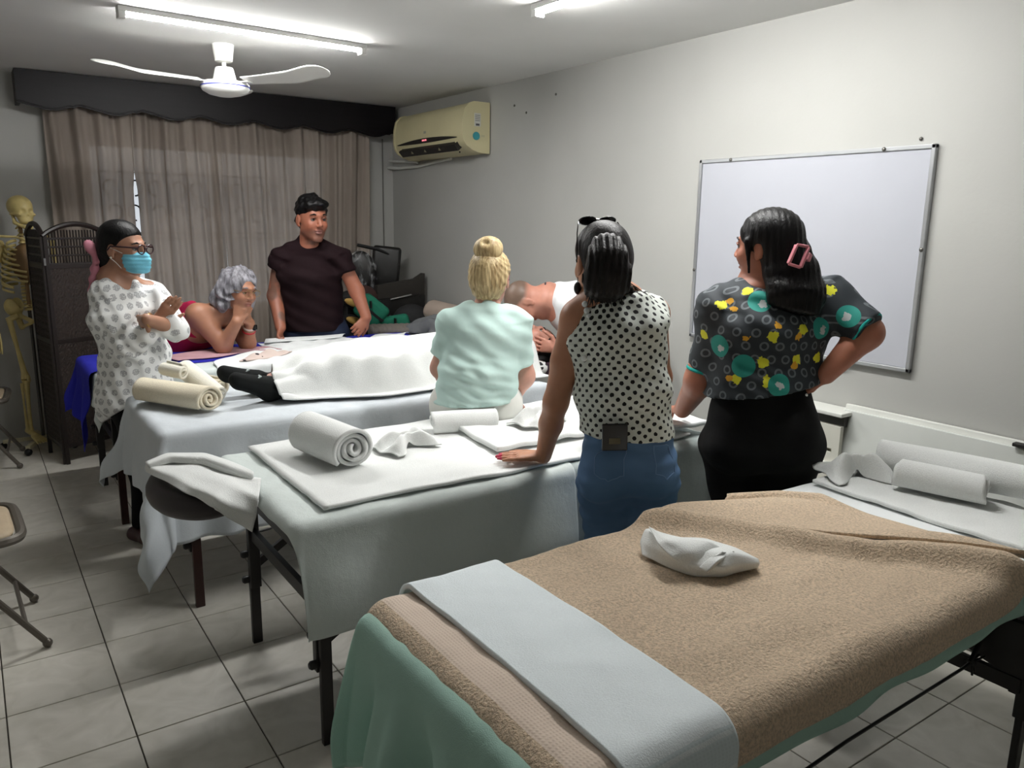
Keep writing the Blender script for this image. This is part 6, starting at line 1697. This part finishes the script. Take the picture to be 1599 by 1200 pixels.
for s_ in (-1, 1): C8.seg((1.86, 3.55 + .075 * s_, zt + .090), (1.46, 3.55 + .075 * s_, zt + .072), .084, .060, .03).seg((1.46, 3.55 + .075 * s_, zt + .072), (1.16, 3.56 + .080 * s_, zt + .052), .060, .046, .03)
C8.build('dark_clothes', BLK, p8)
for s_ in (-1, 1):
    k_ = Solid(.006); a_ = arr((1.16, 3.56 + .087 * s_, zt + .052)); hl = arr((1.075, 3.565 + .085 * s_, zt + .042)); toe = hl + arr((-.150, .012 * s_ - .01, .078))
    k_.seg(a_, hl, .046, .042, .03).seg(hl, toe, .040, .026, .03).seg(hl + (.0, 0, .03), toe + arr((.012, 0, -.02)), .040, .032, .03); so, _ = k_.build('sock', cloth_mat('black_sock', srgb(20, 22, 22)), p8)
    d_ = nrm(toe - hl)
    MB().box(tuple(hl + d_ * .07 + arr((0.01, 0, .040)) - arr((0, .008, 0))), (.006, .036, .030), Matrix.Rotation(1.1, 3, 'Y'), .002).build('sock_label', M('sock_grey', srgb(170, 180, 178), .7), so)
Hh = Solid(.006); p = hd8.p
Hh.ell(p(-.026, 0, .036), (.096, .086, .092), hd8.ax, .02).ell(p(-.085, 0, .0), (.045, .085, .09), hd8.ax, .03).ell(p(.085, 0, -.035), (.085, .10, .100), hd8.ax, .012, 's'); Hh.build('hair', HAIRB, p8)
cu = thing('face_cradle', (2.62, 3.55, .74), 'maroon and patterned head rest under the lying person\'s head', 'head rest')
g = Solid(.007); g.seg((2.50, 3.42, .775), (2.76, 3.42, .785), .040, .040, .03).seg((2.50, 3.68, .775), (2.76, 3.68, .785), .040, .040, .03).seg((2.76, 3.42, .785), (2.76, 3.68, .785), .04, .04, .03); g.build('cushion', cloth_mat('plum_vinyl', srgb(54, 36, 46), .1), cu)
for y in (3.48, 3.62): MB().tube([(2.30, y, .735), (2.76, y, .738)], .008, 8).build('support_rod', KNOB, cu, True)
MB().box((2.62, 3.55, .742), (.26, .22, .010)).build('cradle_plate', LEGD, cu)
t = NT('black_white_print'); v_ = t.n('ShaderNodeTexVoronoi', feature='DISTANCE_TO_EDGE'); v_.inputs['Scale'].default_value = 38; t.l(t.coord(), v_.inputs['Vector'])
t.col(t.mix(t.math('GREATER_THAN', v_.outputs['Distance'], .16), (.75, .75, .74), (.015, .015, .018)))
g = Solid(.007); g.seg((2.49, 3.405, .80), (2.55, 3.395, .80), .045, .040, .03).seg((2.49, 3.70, .80), (2.55, 3.70, .80), .045, .045, .03); g.build('printed_cover', t.m, cu)

# the white towel over the lying person
def cover(S, T):
    x = S; q = (S - 1.12) / (2.50 - 1.12)
    body = np.interp(S, [1.10, 1.22, 1.46, 1.66, 1.86, 2.05, 2.20, 2.40, 2.50], [.100, .120, .185, .205, .218, .228, .235, .24, .21])
    wid = np.interp(S, [1.10, 1.30, 1.46, 1.86, 2.2, 2.5], [.15, .17, .19, .215, .24, .22])
    yo = T * np.where(T < 0, np.interp(S, [1.1, 1.34, 1.56, 1.9, 2.5], [.46, .64, .82, .82, .92]), np.interp(S, [1.1, 1.5, 2.5], [.70, .80, .95]))
    v = yo / wid
    prof = np.exp(-np.abs(v) ** 2.9 * .55) * (1 - smoothstep(np.abs(v), .80, 1.28))
    dip = 1 - .0 * np.exp(-(v / .28) ** 2) * smoothstep(2.0 - S, 0, .4)
    Q = np.stack([S, T, 0 * S], -1)
    folds = .020 * vnoise(Q, 15, 5) + .014 * vnoise(Q, 30, 6) + .010 * np.sin(26 * (T + .35 * S) + 2 * vnoise(Q, 6, 7)) * smoothstep(2.0 - S, 0, .3) + .010 * np.sin(22 * T + 9 * S) * np.exp(-((np.abs(v) - 1.1) / .5) ** 2)
    zz = zt + .006 + body * prof * dip + np.maximum(folds, -.008) * smoothstep(prof, .01, .30) + .004
    y = 3.555 + yo + .010 * np.sin(11 * S)
    xx = x + .03 * np.sin(7 * T) * (1 - q)
    return xx, y, zz
o = cloth('body_towel', cover, 1.12, 2.49, -.37, .36, WTERRY, 150, 90, .007)
tag(o, 'large white towel covering the person lying on the second table', 'towel')
